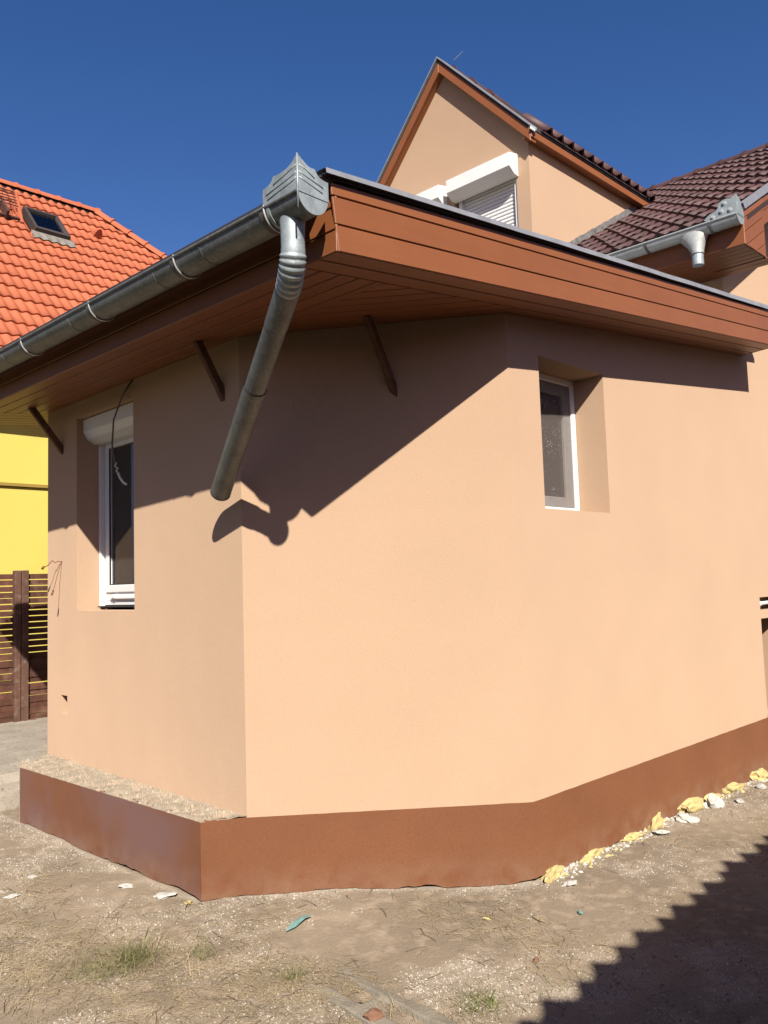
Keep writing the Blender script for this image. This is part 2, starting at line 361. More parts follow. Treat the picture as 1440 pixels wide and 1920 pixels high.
# --- plinth
def plinth(pts, zt, name='plinth', thick=.05, label=None, m=None):
    b = MB()
    L = 0; samples = []
    for (a, c) in zip(pts, pts[1:]):
        a = Vector(a); c = Vector(c); n = max(2, int((c-a).length/.03)); d = (c-a).normalized(); nm = Vector((-d.y, d.x))
        for i in range(n+1):
            if samples and i == 0: continue
            q = a.lerp(c, i/n); samples.append((q, nm))
    top = []; bot = []; bi = []; ti = []
    for q, nm in samples:
        g = gz(q.x, q.y); j = max(0, noise.noise((q.x*2.1, q.y*2.1, 9)))*.05+.012*noise.noise((q.x*14, q.y*14, 1))
        w_ = .0035*noise.noise((q.x*5, q.y*5, 7))
        top.append((q.x, q.y, zt+.003*noise.noise((q.x*8, q.y*8, 2)))); bot.append((q.x+nm.x*w_, q.y+nm.y*w_, g+.004+j))
        bi.append((q.x+nm.x*thick, q.y+nm.y*thick, g+.004+j)); ti.append((q.x+nm.x*thick, q.y+nm.y*thick, zt))
    n = len(samples)
    b.add(top+bot+bi+ti, [(i, i+1, n+i+1, n+i) for i in range(n-1)]+[(n+i, n+i+1, 2*n+i+1, 2*n+i) for i in range(n-1)]+[(i, i+1, 3*n+i+1, 3*n+i) for i in range(n-1)])
    return b.build(name, m or M_PLINTH, house, fix=False, label=label)
e = .003
plinth([(2.488, 6.062), (2.5013, 3.8427)], ZP, m=M_PLINTHM, label='protruding brown plinth under the left wall with a mauve patch')
plinth([(2.5013, 3.8420), (XA0-.006, YA0-.006), (XB-.002, YC-.006), (7.248, YC-.006)], ZP, thick=.05)
plinth([(7.2485, YC-.006), (15.4, YC-.006)], ZP, thick=.05)
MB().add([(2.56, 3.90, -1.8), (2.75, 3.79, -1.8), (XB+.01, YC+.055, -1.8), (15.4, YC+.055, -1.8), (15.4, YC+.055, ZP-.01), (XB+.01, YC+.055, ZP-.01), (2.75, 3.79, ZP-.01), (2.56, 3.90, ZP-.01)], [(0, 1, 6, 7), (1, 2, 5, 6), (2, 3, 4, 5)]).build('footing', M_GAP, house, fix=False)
MB().add([(XA0-.006, YA0-.006, ZP), (XA0+.05, YA0+.03, ZP), (XB, YC+.03, ZP), (XB-.002, YC-.006, ZP)], [(0, 1, 2, 3)]).build('plinth_top', M_PLINTH, house, fix=False)
# end face of the left plinth, ledge above it and dark footing behind the plinth bottoms
MB().box((2.488, 6.06, -1.62), (2.80, 6.075, ZP-.002)).build('plinth_end', M_CONC, house)
lb = MB(); nL = 60; nW = 10; vs = []
for i in range(nL+1):
    t = i/nL; yo = 3.8427+(6.09-3.8427)*t; xo = 2.5013-.0133*t
    xi = XA0+(XA1-XA0)*(t*2.39/2.59)+.004; yi = YA0-.004+(6.32-YA0)*t
    for j in range(nW+1):
        s = j/nW; x = xo+(xi-xo)*s; y = yo+(yi-yo)*s
        up = .018*max(0, noise.noise((x*9, y*9, 0)))+.006*noise.noise((x*40, y*40, 3))+.02*s*t+.012*s*max(0, noise.noise((y*6, 1, 1)))
        edge = .006*noise.noise((y*12, 0, 0)) if j == 0 else 0
        vs.append((x+edge+(.004 if j == 0 else 0), y, ZP+(up if 0 < j else .001)))
lb.add(vs, [(i*(nW+1)+j, (i+1)*(nW+1)+j, (i+1)*(nW+1)+j+1, i*(nW+1)+j+1) for i in range(nL) for j in range(nW)])
lb.build('ledge', M_LEDGE, house, smooth=True, fix=False, label='rough mortar ledge littered with peach splashes on top of the left plinth')
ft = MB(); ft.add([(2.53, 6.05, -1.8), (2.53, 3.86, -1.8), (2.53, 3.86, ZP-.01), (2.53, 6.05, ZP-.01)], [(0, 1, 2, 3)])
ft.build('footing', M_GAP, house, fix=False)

# --- windows
def window_a():
    dA = Vector((XA1-XA0, YA1-YA0, 0)).normalized(); nA = Vector((dA.y, -dA.x, 0)); A0 = Vector((XA0, YA0, 0))
    def P(t, z, d): p = A0+dA*t+nA*d; return Vector((p.x, p.y, z))
    def bx(t0, t1, z0, z1, d0, d1, b=None):
        b = b or MB(); c = [P(t0, z0, d0), P(t1, z0, d0), P(t1, z0, d1), P(t0, z0, d1), P(t0, z1, d0), P(t1, z1, d0), P(t1, z1, d1), P(t0, z1, d1)]
        return b.add(c, [(0,3,2,1),(4,5,6,7),(0,1,5,4),(1,2,6,5),(2,3,7,6),(3,0,4,7)])
    t0, t1 = 1.218, 2.077; zb, zt = -.09, 1.15
    fr = bx(t1-.055, t1-.002, zb, zt, .20, .262); bx(t0+.002, t0+.055, zb, zt, .20, .262, fr); bx(t0+.055, t1-.055, zb, zb+.03, .20, .262, fr); bx(t0+.055, t1-.055, zt-.045, zt, .20, .262, fr)
    f_ = bevel(fr.build('window', M_PVC, house, label='tall narrow window in the left wall with a white shutter box on top'), .004)
    ra = bx(t1-.030, t1-.004, zb-.005, zt, .162, .1995); bevel(ra.build('guide_rail', M_PVC, f_), .003); bevel(bx(t0+.004, t0+.03, zb-.005, zt, .162, .1995).build('guide_rail', M_PVC, f_), .003)
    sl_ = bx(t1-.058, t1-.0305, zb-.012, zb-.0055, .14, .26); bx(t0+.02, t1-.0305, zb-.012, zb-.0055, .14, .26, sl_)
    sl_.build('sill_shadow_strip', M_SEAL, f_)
    sa = bx(t1-.115, t1-.0555, zb+.09, zt-.046, .188, .245); bx(t0+.0555, t0+.115, zb+.09, zt-.046, .188, .245, sa); bx(t0+.115, t1-.115, zb+.09, zb+.145, .188, .245, sa); bx(t0+.115, t1-.115, zt-.1, zt-.046, .188, .245, sa)
    bevel(sa.build('sash', M_PVC, f_), .006)
    rl = bx(t0+.055, t1-.0555, zb+.031, zb+.089, .20, .25); bx(t0+.06, t1-.14, zb+.045, zb+.062, .18, .1995, rl); bx(t1-.22, t1-.19, zb+.05, zb+.075, .17, .1995, rl); bevel(rl.build('bottom_rail', M_PVC, f_), .003)
    se = bx(t1-.122, t1-.1155, zb+.146, zt-.1005, .19, .2); bx(t0+.1155, t1-.1225, zb+.1455, zb+.152, .19, .2, se); se.build('seal', M_SEAL, f_)
    bx(t0+.1155, t1-.1155, zb+.1455, zt-.1005, .212, .218).build('pane', M_GLASS, f_)
    # curtains: a pleated white net at the far side and a grey blind
    cu = MB(); n = 60
    for (a, b_, d, amp) in ((t1-.16, t1+.10, .34, .022), (t0-.02, t1+.24, .52, .012)):
        vs = []
        for i in range(n+1):
            t = a+(b_-a)*i/n; dd = d+amp*math.sin(i*.9)+.3*amp*math.sin(i*2.3)
            vs += [P(t, -.1, dd), P(t, 1.15, dd)]
        cu.add(vs, [(2*i, 2*i+2, 2*i+3, 2*i+1) for i in range(n)])
    cu.build('curtain', M_CURT, f_, smooth=True, fix=False)
    # shutter box
    prof = [(.2, 1.262), (.045, 1.262), (.045, 1.17), (.075, 1.12), (.135, 1.085), (.2, 1.085)]
    sb = MB().prism([P(t0+.003, z, d) for d, z in prof], dA*(t1-t0-.006)); bevel(sb.build('shutter_box', M_PVC, f_), .004)
    # wall between reveal back and frame is closed by the frame itself
window_a()
def window_c():
    x0, x1, z0, z1 = 4.125, 4.862, .405, 1.306
    fr = MB()
    d0, d1 = YC+.215, YC+.29
    fr.box((x1-.05, d0, z0+.002), (x1-.002, d1, z1-.002)).box((x0+.002, d0, z0+.002), (x0+.05, d1, z1-.002)).box((x0+.05, d0, z0+.002), (x1-.05, d1, z0+.045)).box((x0+.05, d0, z1-.045), (x1-.05, d1, z1-.002))
    f_ = bevel(fr.build('window', M_PVC, house, label='small white window deep in the right wall with an insect screen'), .004)
    sa = MB(); a = YC+.23; c = YC+.28
    sa.box((x1-.125, a, z0+.046), (x1-.051, c, z1-.046)).box((x0+.051, a, z0+.046), (x0+.125, c, z1-.046)).box((x0+.125, a, z0+.046), (x1-.125, c, z0+.115)).box((x0+.125, a, z1-.115), (x1-.125, c, z1-.046))
    bevel(sa.build('sash', M_PVCD, f_), .006)
    MB().box((x0+.126, YC+.25, z0+.116), (x1-.126, YC+.256, z1-.116)).build('pane', M_GLASS, f_)
    MB().box((x0+.052, YC+.2235, z0+.047), (x1-.052, YC+.2245, z1-.047)).build('insect_screen', M_SCREEN, f_)
    cu = MB(); n = 70; vs = []
    for i in range(n+1):
        x = 4.35+.62*i/n; y = YC+.42+.02*math.sin(i*.8)+.008*math.sin(i*1.9); vs += [(x, y, .3), (x, y, 1.4)]
    cu.add(vs, [(2*i, 2*i+2, 2*i+3, 2*i+1) for i in range(n)]); cu.build('curtain', M_CURT, f_, smooth=True, fix=False)
# insect screen: half-open weave with plaster specks
def screen_mat():
    m = bpy.data.materials.new('insect_screen'); m.use_nodes = True; n = m.node_tree.nodes; l = m.node_tree.links
    n.remove(n['Principled BSDF']); out = n['Material Output']
    t = n.new('ShaderNodeBsdfTransparent'); d = n.new('ShaderNodeBsdfDiffuse'); tc = n.new('ShaderNodeTexCoord')
    v = n.new('ShaderNodeTexVoronoi'); v.inputs['Scale'].default_value = 65; l.new(tc.outputs['Object'], v.inputs['Vector'])
    nz = n.new('ShaderNodeTexNoise'); nz.inputs['Scale'].default_value = 9; l.new(tc.outputs['Object'], nz.inputs['Vector'])
    a = n.new('ShaderNodeMath'); a.operation = 'MULTIPLY_ADD'; l.new(nz.outputs['Fac'], a.inputs[0]); a.inputs[1].default_value = -.55; l.new(v.outputs['Distance'], a.inputs[2])
    r = n.new('ShaderNodeMapRange'); l.new(a.outputs[0], r.inputs['Value']); r.inputs['From Min'].default_value = -.19; r.inputs['From Max'].default_value = -.22
    c = n.new('ShaderNodeMix'); c.data_type = 'RGBA'; l.new(r.outputs[0], c.inputs[0]); c.inputs[6].default_value = (.14, .12, .11, 1); c.inputs[7].default_value = (.5, .46, .4, 1); l.new(c.outputs[2], d.inputs[0])
    r2 = n.new('ShaderNodeMapRange'); l.new(r.outputs[0], r2.inputs['Value']); r2.inputs['To Min'].default_value = .3; r2.inputs['To Max'].default_value = .95
    mx = n.new('ShaderNodeMixShader'); l.new(r2.outputs[0], mx.inputs[0]); l.new(t.outputs[0], mx.inputs[1]); l.new(d.outputs[0], mx.inputs[2]); l.new(mx.outputs[0], out.inputs[0])
    return m
M_SCREEN = screen_mat()
window_c()
# white pipe in the recess at the right edge
pb = MB().tube([(7.245, YC+.03, -.268), (7.33, YC+.03, -.267), (7.755, YC+.03, -.262)], .016, 12); pb.tube([(7.30, YC+.03, -.268), (7.33, YC+.03, -.2675)], .022, 12)
pb.build('pipe', M_PVC, house, smooth=False, label='short white pipe across the recess at the right')

# --- soffit of the low roof
soffit = MB().prism([(x_, y_, zs(x_)+.016) for x_, y_ in ((XG+.02, YV+.02), (XE-.02, YV+.02), (7.2, YC+.1), (4.2, YC+.6), (2.9, 4), (2.9, 6.2), (XM, 6.2), (XM, 6.88), (XG+.02, 6.88))], (0, 0, .02)).build('soffit', M_GAP, house)
lift = lambda x, y: (x, y, zs(x)+.014)
dn = (0, 0, -.014)
BW = .113
boards([(XG+.003, YV+.003), (XE, YV+.003), (7.17, YV+2*BW), (XG+.003, YV+2*BW)], (1, 0), BW, lift, dn, soffit, start=YV, gap=.0105)
y2 = YV+2*BW
boards([(XB-.05, y2+.003), (7.17, y2+.003), (7.22, YC+.03), (XB-.1, YC+.03)], (1, 0), BW, lift, dn, soffit, start=y2, gap=.0105)
xm = 2.74
boards([(XG+.003, y2+.003), (xm, y2+.003), (xm+.0, YA0-.6), (XA0+.06, YA0+.3), (XA1+.04, YA1), (XG+.003, YA1)], (0, 1), BW, lift, dn, soffit, start=-XG-5*BW, gap=.0105)
dB = (XB-XA0, YC-YA0)
boards([(xm+.003, y2+.003), (XB-.053, y2+.003), (XB-.02, YC+.06), (XA0+.12, YA0+.1), (xm+.003, YA0-.4)], dB, BW, lift, dn, soffit, gap=.0105)
boards([(XG+.003, YA1+.003), (XM, YA1+.003), (XM, 6.9), (XG+.003, 6.9)], (1, 0), BW, lift, dn, soffit, start=YA1, gap=.0105)
# --- fascia along the verge (facing right wall side) and along the eaves
fas = MB().prism([(x_, YV+.0125, zs(x_)+h_) for x_, h_ in ((XG+.02, .006), (XE-.01, .006), (XE-.01, .284), (XG-.0, .284))], (0, .02, 0)).build('fascia', M_GAP, house)
def fl(x, h): return (x, YV+.012, zs(x)+h)
for h0, h1 in ((0, .1135), (.1135, .230), (.230, .286)):
    p = [(XG+.012-.13*(h0+.003), h0+.003), (XE, h0+.003), (XE, h1-.003), (XG+.012-.13*(h1-.003), h1-.003)]
    bevel(MB().prism([fl(*q) for q in p], (0, -.012, 0)).build('board', M_FASCIA, fas), .0025, 1)
# end of the verge box (facing away to the right)
MB().prism([(XE, YV, zs(XE)), (7.22, YC, zs(7.22)), (7.22, YC, zs(7.22)+.285), (XE, YV, zs(XE)+.285)], (.012, 0, 0)).build('verge_end', M_FASCIA, house)
ef = MB().box((XG+.0125, YV+.013, zs(XG)+.006), (XG+.03, 6.88, zs(XG)+.27)).build('eaves_fascia', M_GAP, house)
for h0, h1 in ((0, .095), (.095, .19), (.19, .275)):
    bevel(MB().prism([(XG-.01*h0-.0, YV+.003, zs(XG)+h0+.003), (XG, 6.9, zs(XG)+h0+.003), (XG, 6.9, zs(XG)+h1-.003), (XG, YV+.003, zs(XG)+h1-.003)], (.012, 0, 0)).build('board', M_FASCIA, ef), .0025, 1)
# far end fascia
MB().prism([(XG, 6.902, zs(XG)), (XM, 6.902, zs(XM)), (XM, 6.902, zs(XM)+.28), (XG, 6.902, zs(XG)+.28)], (0, .02, 0)).build('far_fascia', M_FASCIA, house)
# --- low sheet roof and the metal edge over the verge
zr = lambda x: zs(x)+.304
MB().prism([(XG-.06, YV-.004, zr(XG-.06)), (7.25, YV-.004, zr(7.25)), (7.25, YC-.003, zr(7.25)), (XM-.003, YC-.003, zr(XM)), (XM-.003, 6.95, zr(XM)), (XG-.06, 6.95, zr(XG-.06))], (0, 0, .012)).build('sheet_roof', M_FLASH, house)
MB().prism([(XG-.04, YV-.01, zs(XG)+.289), (XE+.02, YV-.01, zs(XE+.02)+.289), (XE+.02, YV-.01, zr(XE)-.001), (XG-.07, YV-.01, zr(XG-.07)-.001)], (0, .016, 0)).build('verge_shadow_gap', M_DFLASH, house)  # dark strip drawn in as the shadow gap under the flashing
fl_ = MB(); n = 46
for i in range(n):
    xa = XG-.078+(7.27-XG+.078)*i/n; xb = XG-.078+(7.27-XG+.078)*(i+1)/n
    ka, kb = ((q-XG)/(7.2-XG) for q in (xa, xb)); oa, ob = .034-.017*ka, .034-.017*kb; la, lb = .019+.012*ka, .019+.012*kb
    w1 = .003*noise.noise((xa*3, 0, 0)); w2 = .003*noise.noise((xb*3, 0, 0))
    za, zb_ = zr(xa)+.014+w1, zr(xb)+.014+w2
    fl_.add([(xa, YV-oa, za-la), (xb, YV-ob, zb_-lb), (xb, YV-ob+.004, zb_+.004), (xa, YV-oa+.004, za+.004), (xb, YV+.05, zb_+.006), (xa, YV+.05, za+.006), (xa, YV-oa+.006, za-la+.001), (xb, YV-ob+.006, zb_-lb+.001)],
            [(0, 1, 2, 3), (3, 2, 4, 5), (0, 6, 7, 1)])
MB().prism([(XG-.06, 2.40, zr(XG-.06)+.002), (2.115, 2.40, 1.605), (2.125, 2.40, 1.515), (2.13, 2.40, 1.515), (2.12, 2.40, 1.600), (XG-.06, 2.40, zr(XG-.06)-.004)], (0, 4.5, 0)).build('eaves_drip_sunblock', M_DFLASH, house)  # drip sheet added to stop sun reaching the fascia behind the gutter
fl_.build('flashing', M_FLASH, house, fix=False, label='thin grey metal edge strip over the boarded verge')

# --- gutter of the low roof
def half_gutter(xc, zc, r, y0, y1, name, m, label=None):
    b = MB(); seg = 18; ny = 24
    prof = []
    for j in range(seg+1):
        a = math.pi+math.pi*j/seg; prof.append((xc+r*math.cos(a), zc+r*math.sin(a)))
    inner = [(xc+(p[0]-xc)*.965, zc+(p[1]-zc)*.965) for p in prof][::-1]
    loop = prof+inner; n = len(loop); vs = []
    for i in range(ny+1):
        y = y0+(y1-y0)*i/ny
        vs += [(x, y, z+.0015*noise.noise((y*2, 3, 0))) for x, z in loop]
    b.add(vs, [(i*n+j, i*n+(j+1) % n, (i+1)*n+(j+1) % n, (i+1)*n+j) for i in range(ny) for j in range(n)])
    b.tube([(xc-r-.002, y0, zc-.002), (xc-r-.002, y1, zc-.002)], .008, 8)
    o = b.build(name, m, house, label=label); autosmooth(o, 50); return o
def half_disc(xc, zc, r, y, t, n=20):
    pts = [(xc+r*math.cos(math.pi+math.pi*j/n), y, zc+r*math.sin(math.pi+math.pi*j/n)) for j in range(n+1)]
    return MB().prism(pts, (0, t, 0))
def strap(xc, zc, r, y, w, parent, m=M_STRAP, bead=True):
    n = 18; b = MB()
    P = lambda rad, yy: [(xc+rad*math.cos(math.pi*.97+math.pi*1.03*j/n), yy, zc+rad*math.sin(math.pi*.97+math.pi*1.03*j/n)) for j in range(n+1)]
    a, c, d, e_ = P(r+.001, y), P(r+.005, y), P(r+.005, y+w), P(r+.001, y+w)
    k = n+1
    b.add(a+c+d+e_, [(k+j, k+j+1, 2*k+j+1, 2*k+j) for j in range(n)]+[(j, j+1, k+j+1, k+j) for j in range(n)]+[(2*k+j, 2*k+j+1, 3*k+j+1, 3*k+j) for j in range(n)])
    o = autosmooth(b.build('strap', m, parent))
    if bead: MB().tube(P(r+.005, y-.004), .0045, 6).build('bead', M_SOLDER, parent, smooth=True)
    return o
GX, GZ, GR = 2.08, 1.502, .074
g1 = half_gutter(GX, GZ, GR, 2.362, 7.0, 'gutter', M_ZINC, 'long dark zinc gutter along the left eaves')
half_disc(GX, GZ, GR+.002, 2.357, .006).build('end_cap', M_ZINCL, g1)
for y in (2.57, 3.235, 4.05, 4.90, 5.7): strap(GX, GZ, GR, y, .03, g1)
for y in (3.03, 3.42, 4.30, 5.2): strap(GX, GZ, GR-.003, y, .004, g1, M_ZINC, False)
# wider collar next to the end piece
strap(GX, GZ, GR, 2.535, .018, g1, M_ZINCL, False)
# decorated corner crest: two embossed plates meeting in a ridge
def plate(poly, t, name, parent, m=M_ZINCL):
    o = MB().prism(poly, t).build(name, m, parent); return o
def curve(pts, n=6):
    out = []
    P = [pts[0]]+list(pts)+[pts[-1]]
    for i in range(1, len(P)-2):
        for k in range(n):
            t = k/n; a, b, c, d = P[i-1], P[i], P[i+1], P[i+2]
            out.append(tuple(.5*((2*b[j])+(-a[j]+c[j])*t+(2*a[j]-5*b[j]+4*c[j]-d[j])*t*t+(-a[j]+3*b[j]-3*c[j]+d[j])*t**3) for j in range(2)))
    out.append(tuple(pts[-1])); return out
YE = 2.357
XF = GX-GR-.003
left = curve([(YE, 1.642), (2.385, 1.618), (2.42, 1.605), (2.462, 1.601)])+curve([(2.502, 1.603), (2.513, 1.588), (2.53, 1.578), (2.568, 1.572)])+[(2.568, 1.505), (YE, 1.500)]
plate([(XF, y, z) for y, z in left], (-.003, 0, 0), 'crest_plate', g1)
right = curve([(XF, 1.642), (2.035, 1.620), (2.062, 1.608), (2.088, 1.608)])+curve([(2.096, 1.598), (2.106, 1.585), (2.13, 1.577), (2.157, 1.575)])+[(2.157, 1.495), (XF, 1.497)]
plate([(x, YE, z) for x, z in right], (0, -.003, 0), 'crest_plate', g1)
rb = MB()
for dz, (ya, yb) in ((.0, (2.375, 2.54)), (.022, (2.375, 2.545)), (.048, (2.39, 2.50))):
    rb.tube([(XF-.003, yb, 1.520+dz), (XF-.003, (ya+yb)/2, 1.533+dz), (XF-.003, ya, 1.545+dz), (XF-.003, YE+.004, 1.552+dz)], .003, 6)
for dz, (xa, xb) in ((.0, (2.015, 2.125)), (.022, (2.015, 2.13)), (.048, (2.02, 2.085))):
    rb.tube([(XF+.004, YE-.003, 1.552+dz), (xa+.02, YE-.003, 1.545+dz), (xb, YE-.003, 1.522+dz)], .003, 6)
rb.build('embossing', M_ZINCL, g1, smooth=True)
MB().tube([(XF-.002, YE-.002, 1.43), (XF-.002, YE-.002, 1.643)], .004, 6).build('crest_ridge', M_ZINCL, g1, smooth=True)
# --- downpipe: outlet, crimped elbow, loose slanting pipe
dp = thing('downpipe', None, None, (0, 0, 0)); dp.parent = house; dp.location = Vector((GX, 2.485, 1.43))-house.location
dp['label'] = 'loose zinc downpipe hanging diagonally from the gutter corner, not yet joined to the wall'
def lathe_path(pts, rs, name, m, seg=28, caps=False, label=None):
    o = MB().tube(pts, rs, seg, caps).build(name, m, dp); autosmooth(o, 55); return o
lathe_path([(GX, 2.485, 1.455), (GX, 2.485, 1.40), (GX, 2.485, 1.345), (GX, 2.485, 1.315)], [.052, .0485, .0475, .0475], 'outlet', M_ZINCL)
p0 = Vector((GX, 2.485, 1.325)); p2 = Vector((2.147, 2.600, 1.216)); E = Vector((2.595, 3.749, .513))
dd = (E-p2).normalized()
pts = []; rs = []; N = 78
pm = Vector((2.082, 2.488, 1.245))
for i in range(N+1):
    t = i/N; q = p0.lerp(pm, t).lerp(pm.lerp(p2+dd*.02, t), t); pts.append(q)
    k = max(0, min(1, (t-.10)/.05))*max(0, min(1, (.97-t)/.05))
    ph = (t-.10)*8.2
    saw = 1-abs(((ph % 1)*2)-1)**1.5
    rs.append(.0485+.0055*saw*k)
lathe_path(pts, rs, 'elbow', M_ZINCL, 32)
q0 = p2+dd*.0; 
lathe_path([q0-dd*.005, q0+dd*.10, q0+dd*.21], [.0525, .0525, .0515], 'pipe_socket', M_ZINC)
q1 = q0+dd*.20; q2 = q0+dd*.62
lathe_path([q1, q2], [.0495, .0505], 'pipe', M_ZINC)
lathe_path([q2-dd*.02, q2+dd*.0, E-dd*.02, E], [.0545, .0545, .054, .054], 'pipe', M_ZINC, 28, False)
lathe_path([E-dd*.30, E-dd*.001], [.0515, .0515], 'pipe_inside', M_GAP)
MB().tube([E-dd*.012, E], .0555, 24, False).build('rim', M_ZINC, dp, smooth=True)
side = dd.cross(Vector((0, 0, 1))).normalized()
cu = (side*.2+Vector((-.55, -.55, -.2))); cu = (cu-dd*cu.dot(dd)).normalized()
MB().tube([q0+dd*.01+cu*.0515, q0+dd*.2+cu*.0515], .0018, 5).build('seam', M_ZINC, dp)

# --- braces under the soffit
def brace(a, b, w=.037):
    a = Vector(a); b = Vector(b); d = (b-a).normalized(); s = d.cross(Vector((0, 0, 1))).normalized()*w/2; u = s.cross(d).normalized()*w*.6
    c = [a+s+u, a-s+u, a-s-u, a+s-u]; bevel(MB().prism(c, b-a).build('brace', M_BRACE, house), .004, 1)
brace((2.555, 6.07, 1.375), (2.80, 6.05, 1.05)); brace((2.55, 3.89, 1.375), (2.735, 3.89, 1.06)); brace((3.09, 3.10, 1.43), (3.375, 3.167, 1.03))
# --- hanging cables
cb = thing('cable', None, None, (0, 0, 0)); cb.parent = house; cb.location = Vector((2.75, 4.93, 1.389))-house.location; cb['label'] = 'loose twisted white cable hanging before the left window'
MB().tube([(2.75, 4.93, 1.40), (2.704, 5.0, 1.278), (2.708, 5.123, 1.143), (2.709, 5.148, .978), (2.707, 5.12, .90), (2.707, 5.103, .84)], .006, 7).build('sheath', M_CABLED, cb, smooth=True)
tw = [(2.707+.008*math.sin(i*1.3), 5.105-.045*i/12+.008*math.cos(i*1.3), .86-.09*i/12) for i in range(13)]
MB().tube(tw, .005, 6).build('twist', M_CABLE, cb, smooth=True)
MB().tube([(2.706, 5.066, .779), (2.704, 5.03, .74), (2.703, 4.99, .71), (2.703, 4.952, .693)], .0075, 7).build('wire_end', M_PVC, cb, smooth=True)
wr = thing('cable', None, None, (0, 0, 0)); wr.parent = house; wr.location = Vector((2.79, 6.05, .24))-house.location; wr['label'] = 'thin wire with a brown connector sticking out of the left wall edge'
MB().tube([(2.672, 6.12, .199), (2.70, 6.10, .215), (2.715, 6.095, .235), (2.728, 6.092, .25), (2.748, 6.091, .234), (2.765, 6.08, .243), (2.790, 6.053, .24)], .0035, 6).tube([(2.779, 6.053, .24), (2.736, 6.029, .134), (2.70, 5.99, .06), (2.669, 5.96, .014)], .0025, 6).build('wire', M_COPPER, wr, smooth=True)
MB().tube([(2.68, 5.967, .03), (2.664, 5.956, -.003)], .007, 6).tube([(2.668, 6.127, .19), (2.674, 6.112, .205)], .010, 6).build('connector', M_COPPER, wr, smooth=True)

# --- upper eaves of the main house
SL = .575; ang = math.atan(SL); U = Vector((math.cos(ang), 0, math.sin(ang))); Nn = Vector((-math.sin(ang), 0, math.cos(ang)))
ZE = 2.70; XEa = 6.33
so2 = MB().box((6.345, 2.315, 2.472), (XM-.003, 5.0, 2.49)).build('soffit', M_GAP, house, label='boarded underside of the upper eaves')
boards([(6.345, 2.303), (XM-.004, 2.303), (XM-.004, YC-.003), (6.345, YC-.003)], (0, 1), .085, lambda x, y: (x, y, 2.472), (0, 0, -.014), so2)
boards([(6.345, YC-.003), (XM-.004, YC-.003), (XM-.004, 4.9), (6.345, 4.9)], (0, 1), .085, lambda x, y: (x, y, 2.472), (0, 0, -.014), so2)
bevel(MB().box((6.33, 2.303, 2.458), (6.3445, 4.9, 2.71)).build('eaves_board', M_FASCIA, house), .003, 1)
# boxed gable foot and raking fascia
bx_ = MB().prism([(6.345, 2.315, 2.47), (6.735, 2.315, 2.47), (6.735, 2.315, 2.9), (6.345, 2.315, 2.70)], (0, .02, 0)).build('gable_foot', M_GAP, house, label='boarded box where the upper gable meets the gutter')
boards([(6.333, 2.458), (6.75, 2.458), (6.75, 2.95), (6.333, 2.715)], (1, SL), .095, lambda x, z: (x, 2.315, z), (0, -.014, 0), bx_)
MB().box((6.736, 2.303, 2.458), (6.75, YC-.003, 2.93)).build('gable_foot_side', M_FASCIA, house)
rk = MB().prism([(6.75, 2.318, 2.72), (15.5, 2.318, 2.72+SL*8.75), (15.5, 2.318, 2.95+SL*8.75), (6.75, 2.318, 2.95)], (0, .02, 0)).build('rake_fascia', M_GAP, house)
for k in range(2): MB().prism([(6.7515, 2.318, 2.725+.115*k), (11.2, 2.318, 2.725+.115*k+SL*4.45), (11.2, 2.318, 2.833+.115*k+SL*4.45), (6.7515, 2.318, 2.833+.115*k)], (0, -.014, 0)).build('board', M_FASCIA, rk)
MB().prism([(6.33, 2.285, 2.722), (11.2, 2.285, 2.722+SL*4.87), (11.2, 2.285, 2.775+SL*4.87), (6.30, 2.285, 2.760)], (0, .05, 0)).build('flashing', M_FLASH, house)
# upper gutter with funnel outlet and studded crest
GX2, GZ2, GR2 = 6.262, 2.655, .066
M_ZINCU = mat('reflection_pale_zinc', (.36, .38, .36), .5, metal=.4, spec=.5, var=.15, vscale=9, fine=(45, (.46, .46, .43), .5, .75))  # zinc coloured paler to stand in for light reflected onto the upper gutter
g2 = half_gutter(GX2, GZ2, GR2, 2.30, 4.9, 'gutter', M_ZINCU, 'short zinc gutter along the upper eaves, toned pale for reflected light')
half_disc(GX2, GZ2, GR2+.002, 2.296, .005).build('end_cap', M_ZINCL, g2)
for y in (2.50, 3.02, 3.6): strap(GX2, GZ2, GR2, y, .02, g2, M_STRAP if y > 3 else M_ZINC, False)
XU = GX2-GR2-.002
cr = [(2.296, 2.80)]+curve([(2.335, 2.775), (2.365, 2.785), (2.40, 2.783), (2.425, 2.765), (2.435, 2.735), (2.455, 2.715), (2.50, 2.705), (2.545, 2.675)])+[(2.50, 2.642), (2.296, 2.652)]
plate([(XU, y, z) for y, z in cr], (-.003, 0, 0), 'crest_plate', g2)
plate([(XU, 2.296, 2.652), (XU, 2.296, 2.80), (6.225, 2.296, 2.79), (6.262, 2.296, 2.775), (6.285, 2.296, 2.73), (6.31, 2.296, 2.70), (6.325, 2.296, 2.652)], (0, -.003, 0), 'crest_plate', g2)
for y, z in ((2.385, 2.755), (2.345, 2.693), (2.41, 2.70), (2.475, 2.675)):
    bm_ = MB()
    for r_, d_ in ((.019, .003), (.013, .009), (.007, .013)): bm_.tube([(XU-.002, y, z), (XU-.003-d_, y, z)], r_, 10)
    bm_.build('stud', M_SOLDER, g2, smooth=False)
fu = MB(); n = 20; rings = []
for (z, ry, rx, yc) in ((2.63, .125, .060, 2.66), (2.60, .118, .064, 2.66), (2.56, .090, .062, 2.655), (2.52, .066, .056, 2.645), (2.48, .050, .050, 2.64), (2.455, .048, .048, 2.64)):
    rings.append([(GX2+rx*math.cos(2*math.pi*j/n), yc+ry*math.sin(2*math.pi*j/n), z) for j in range(n)])
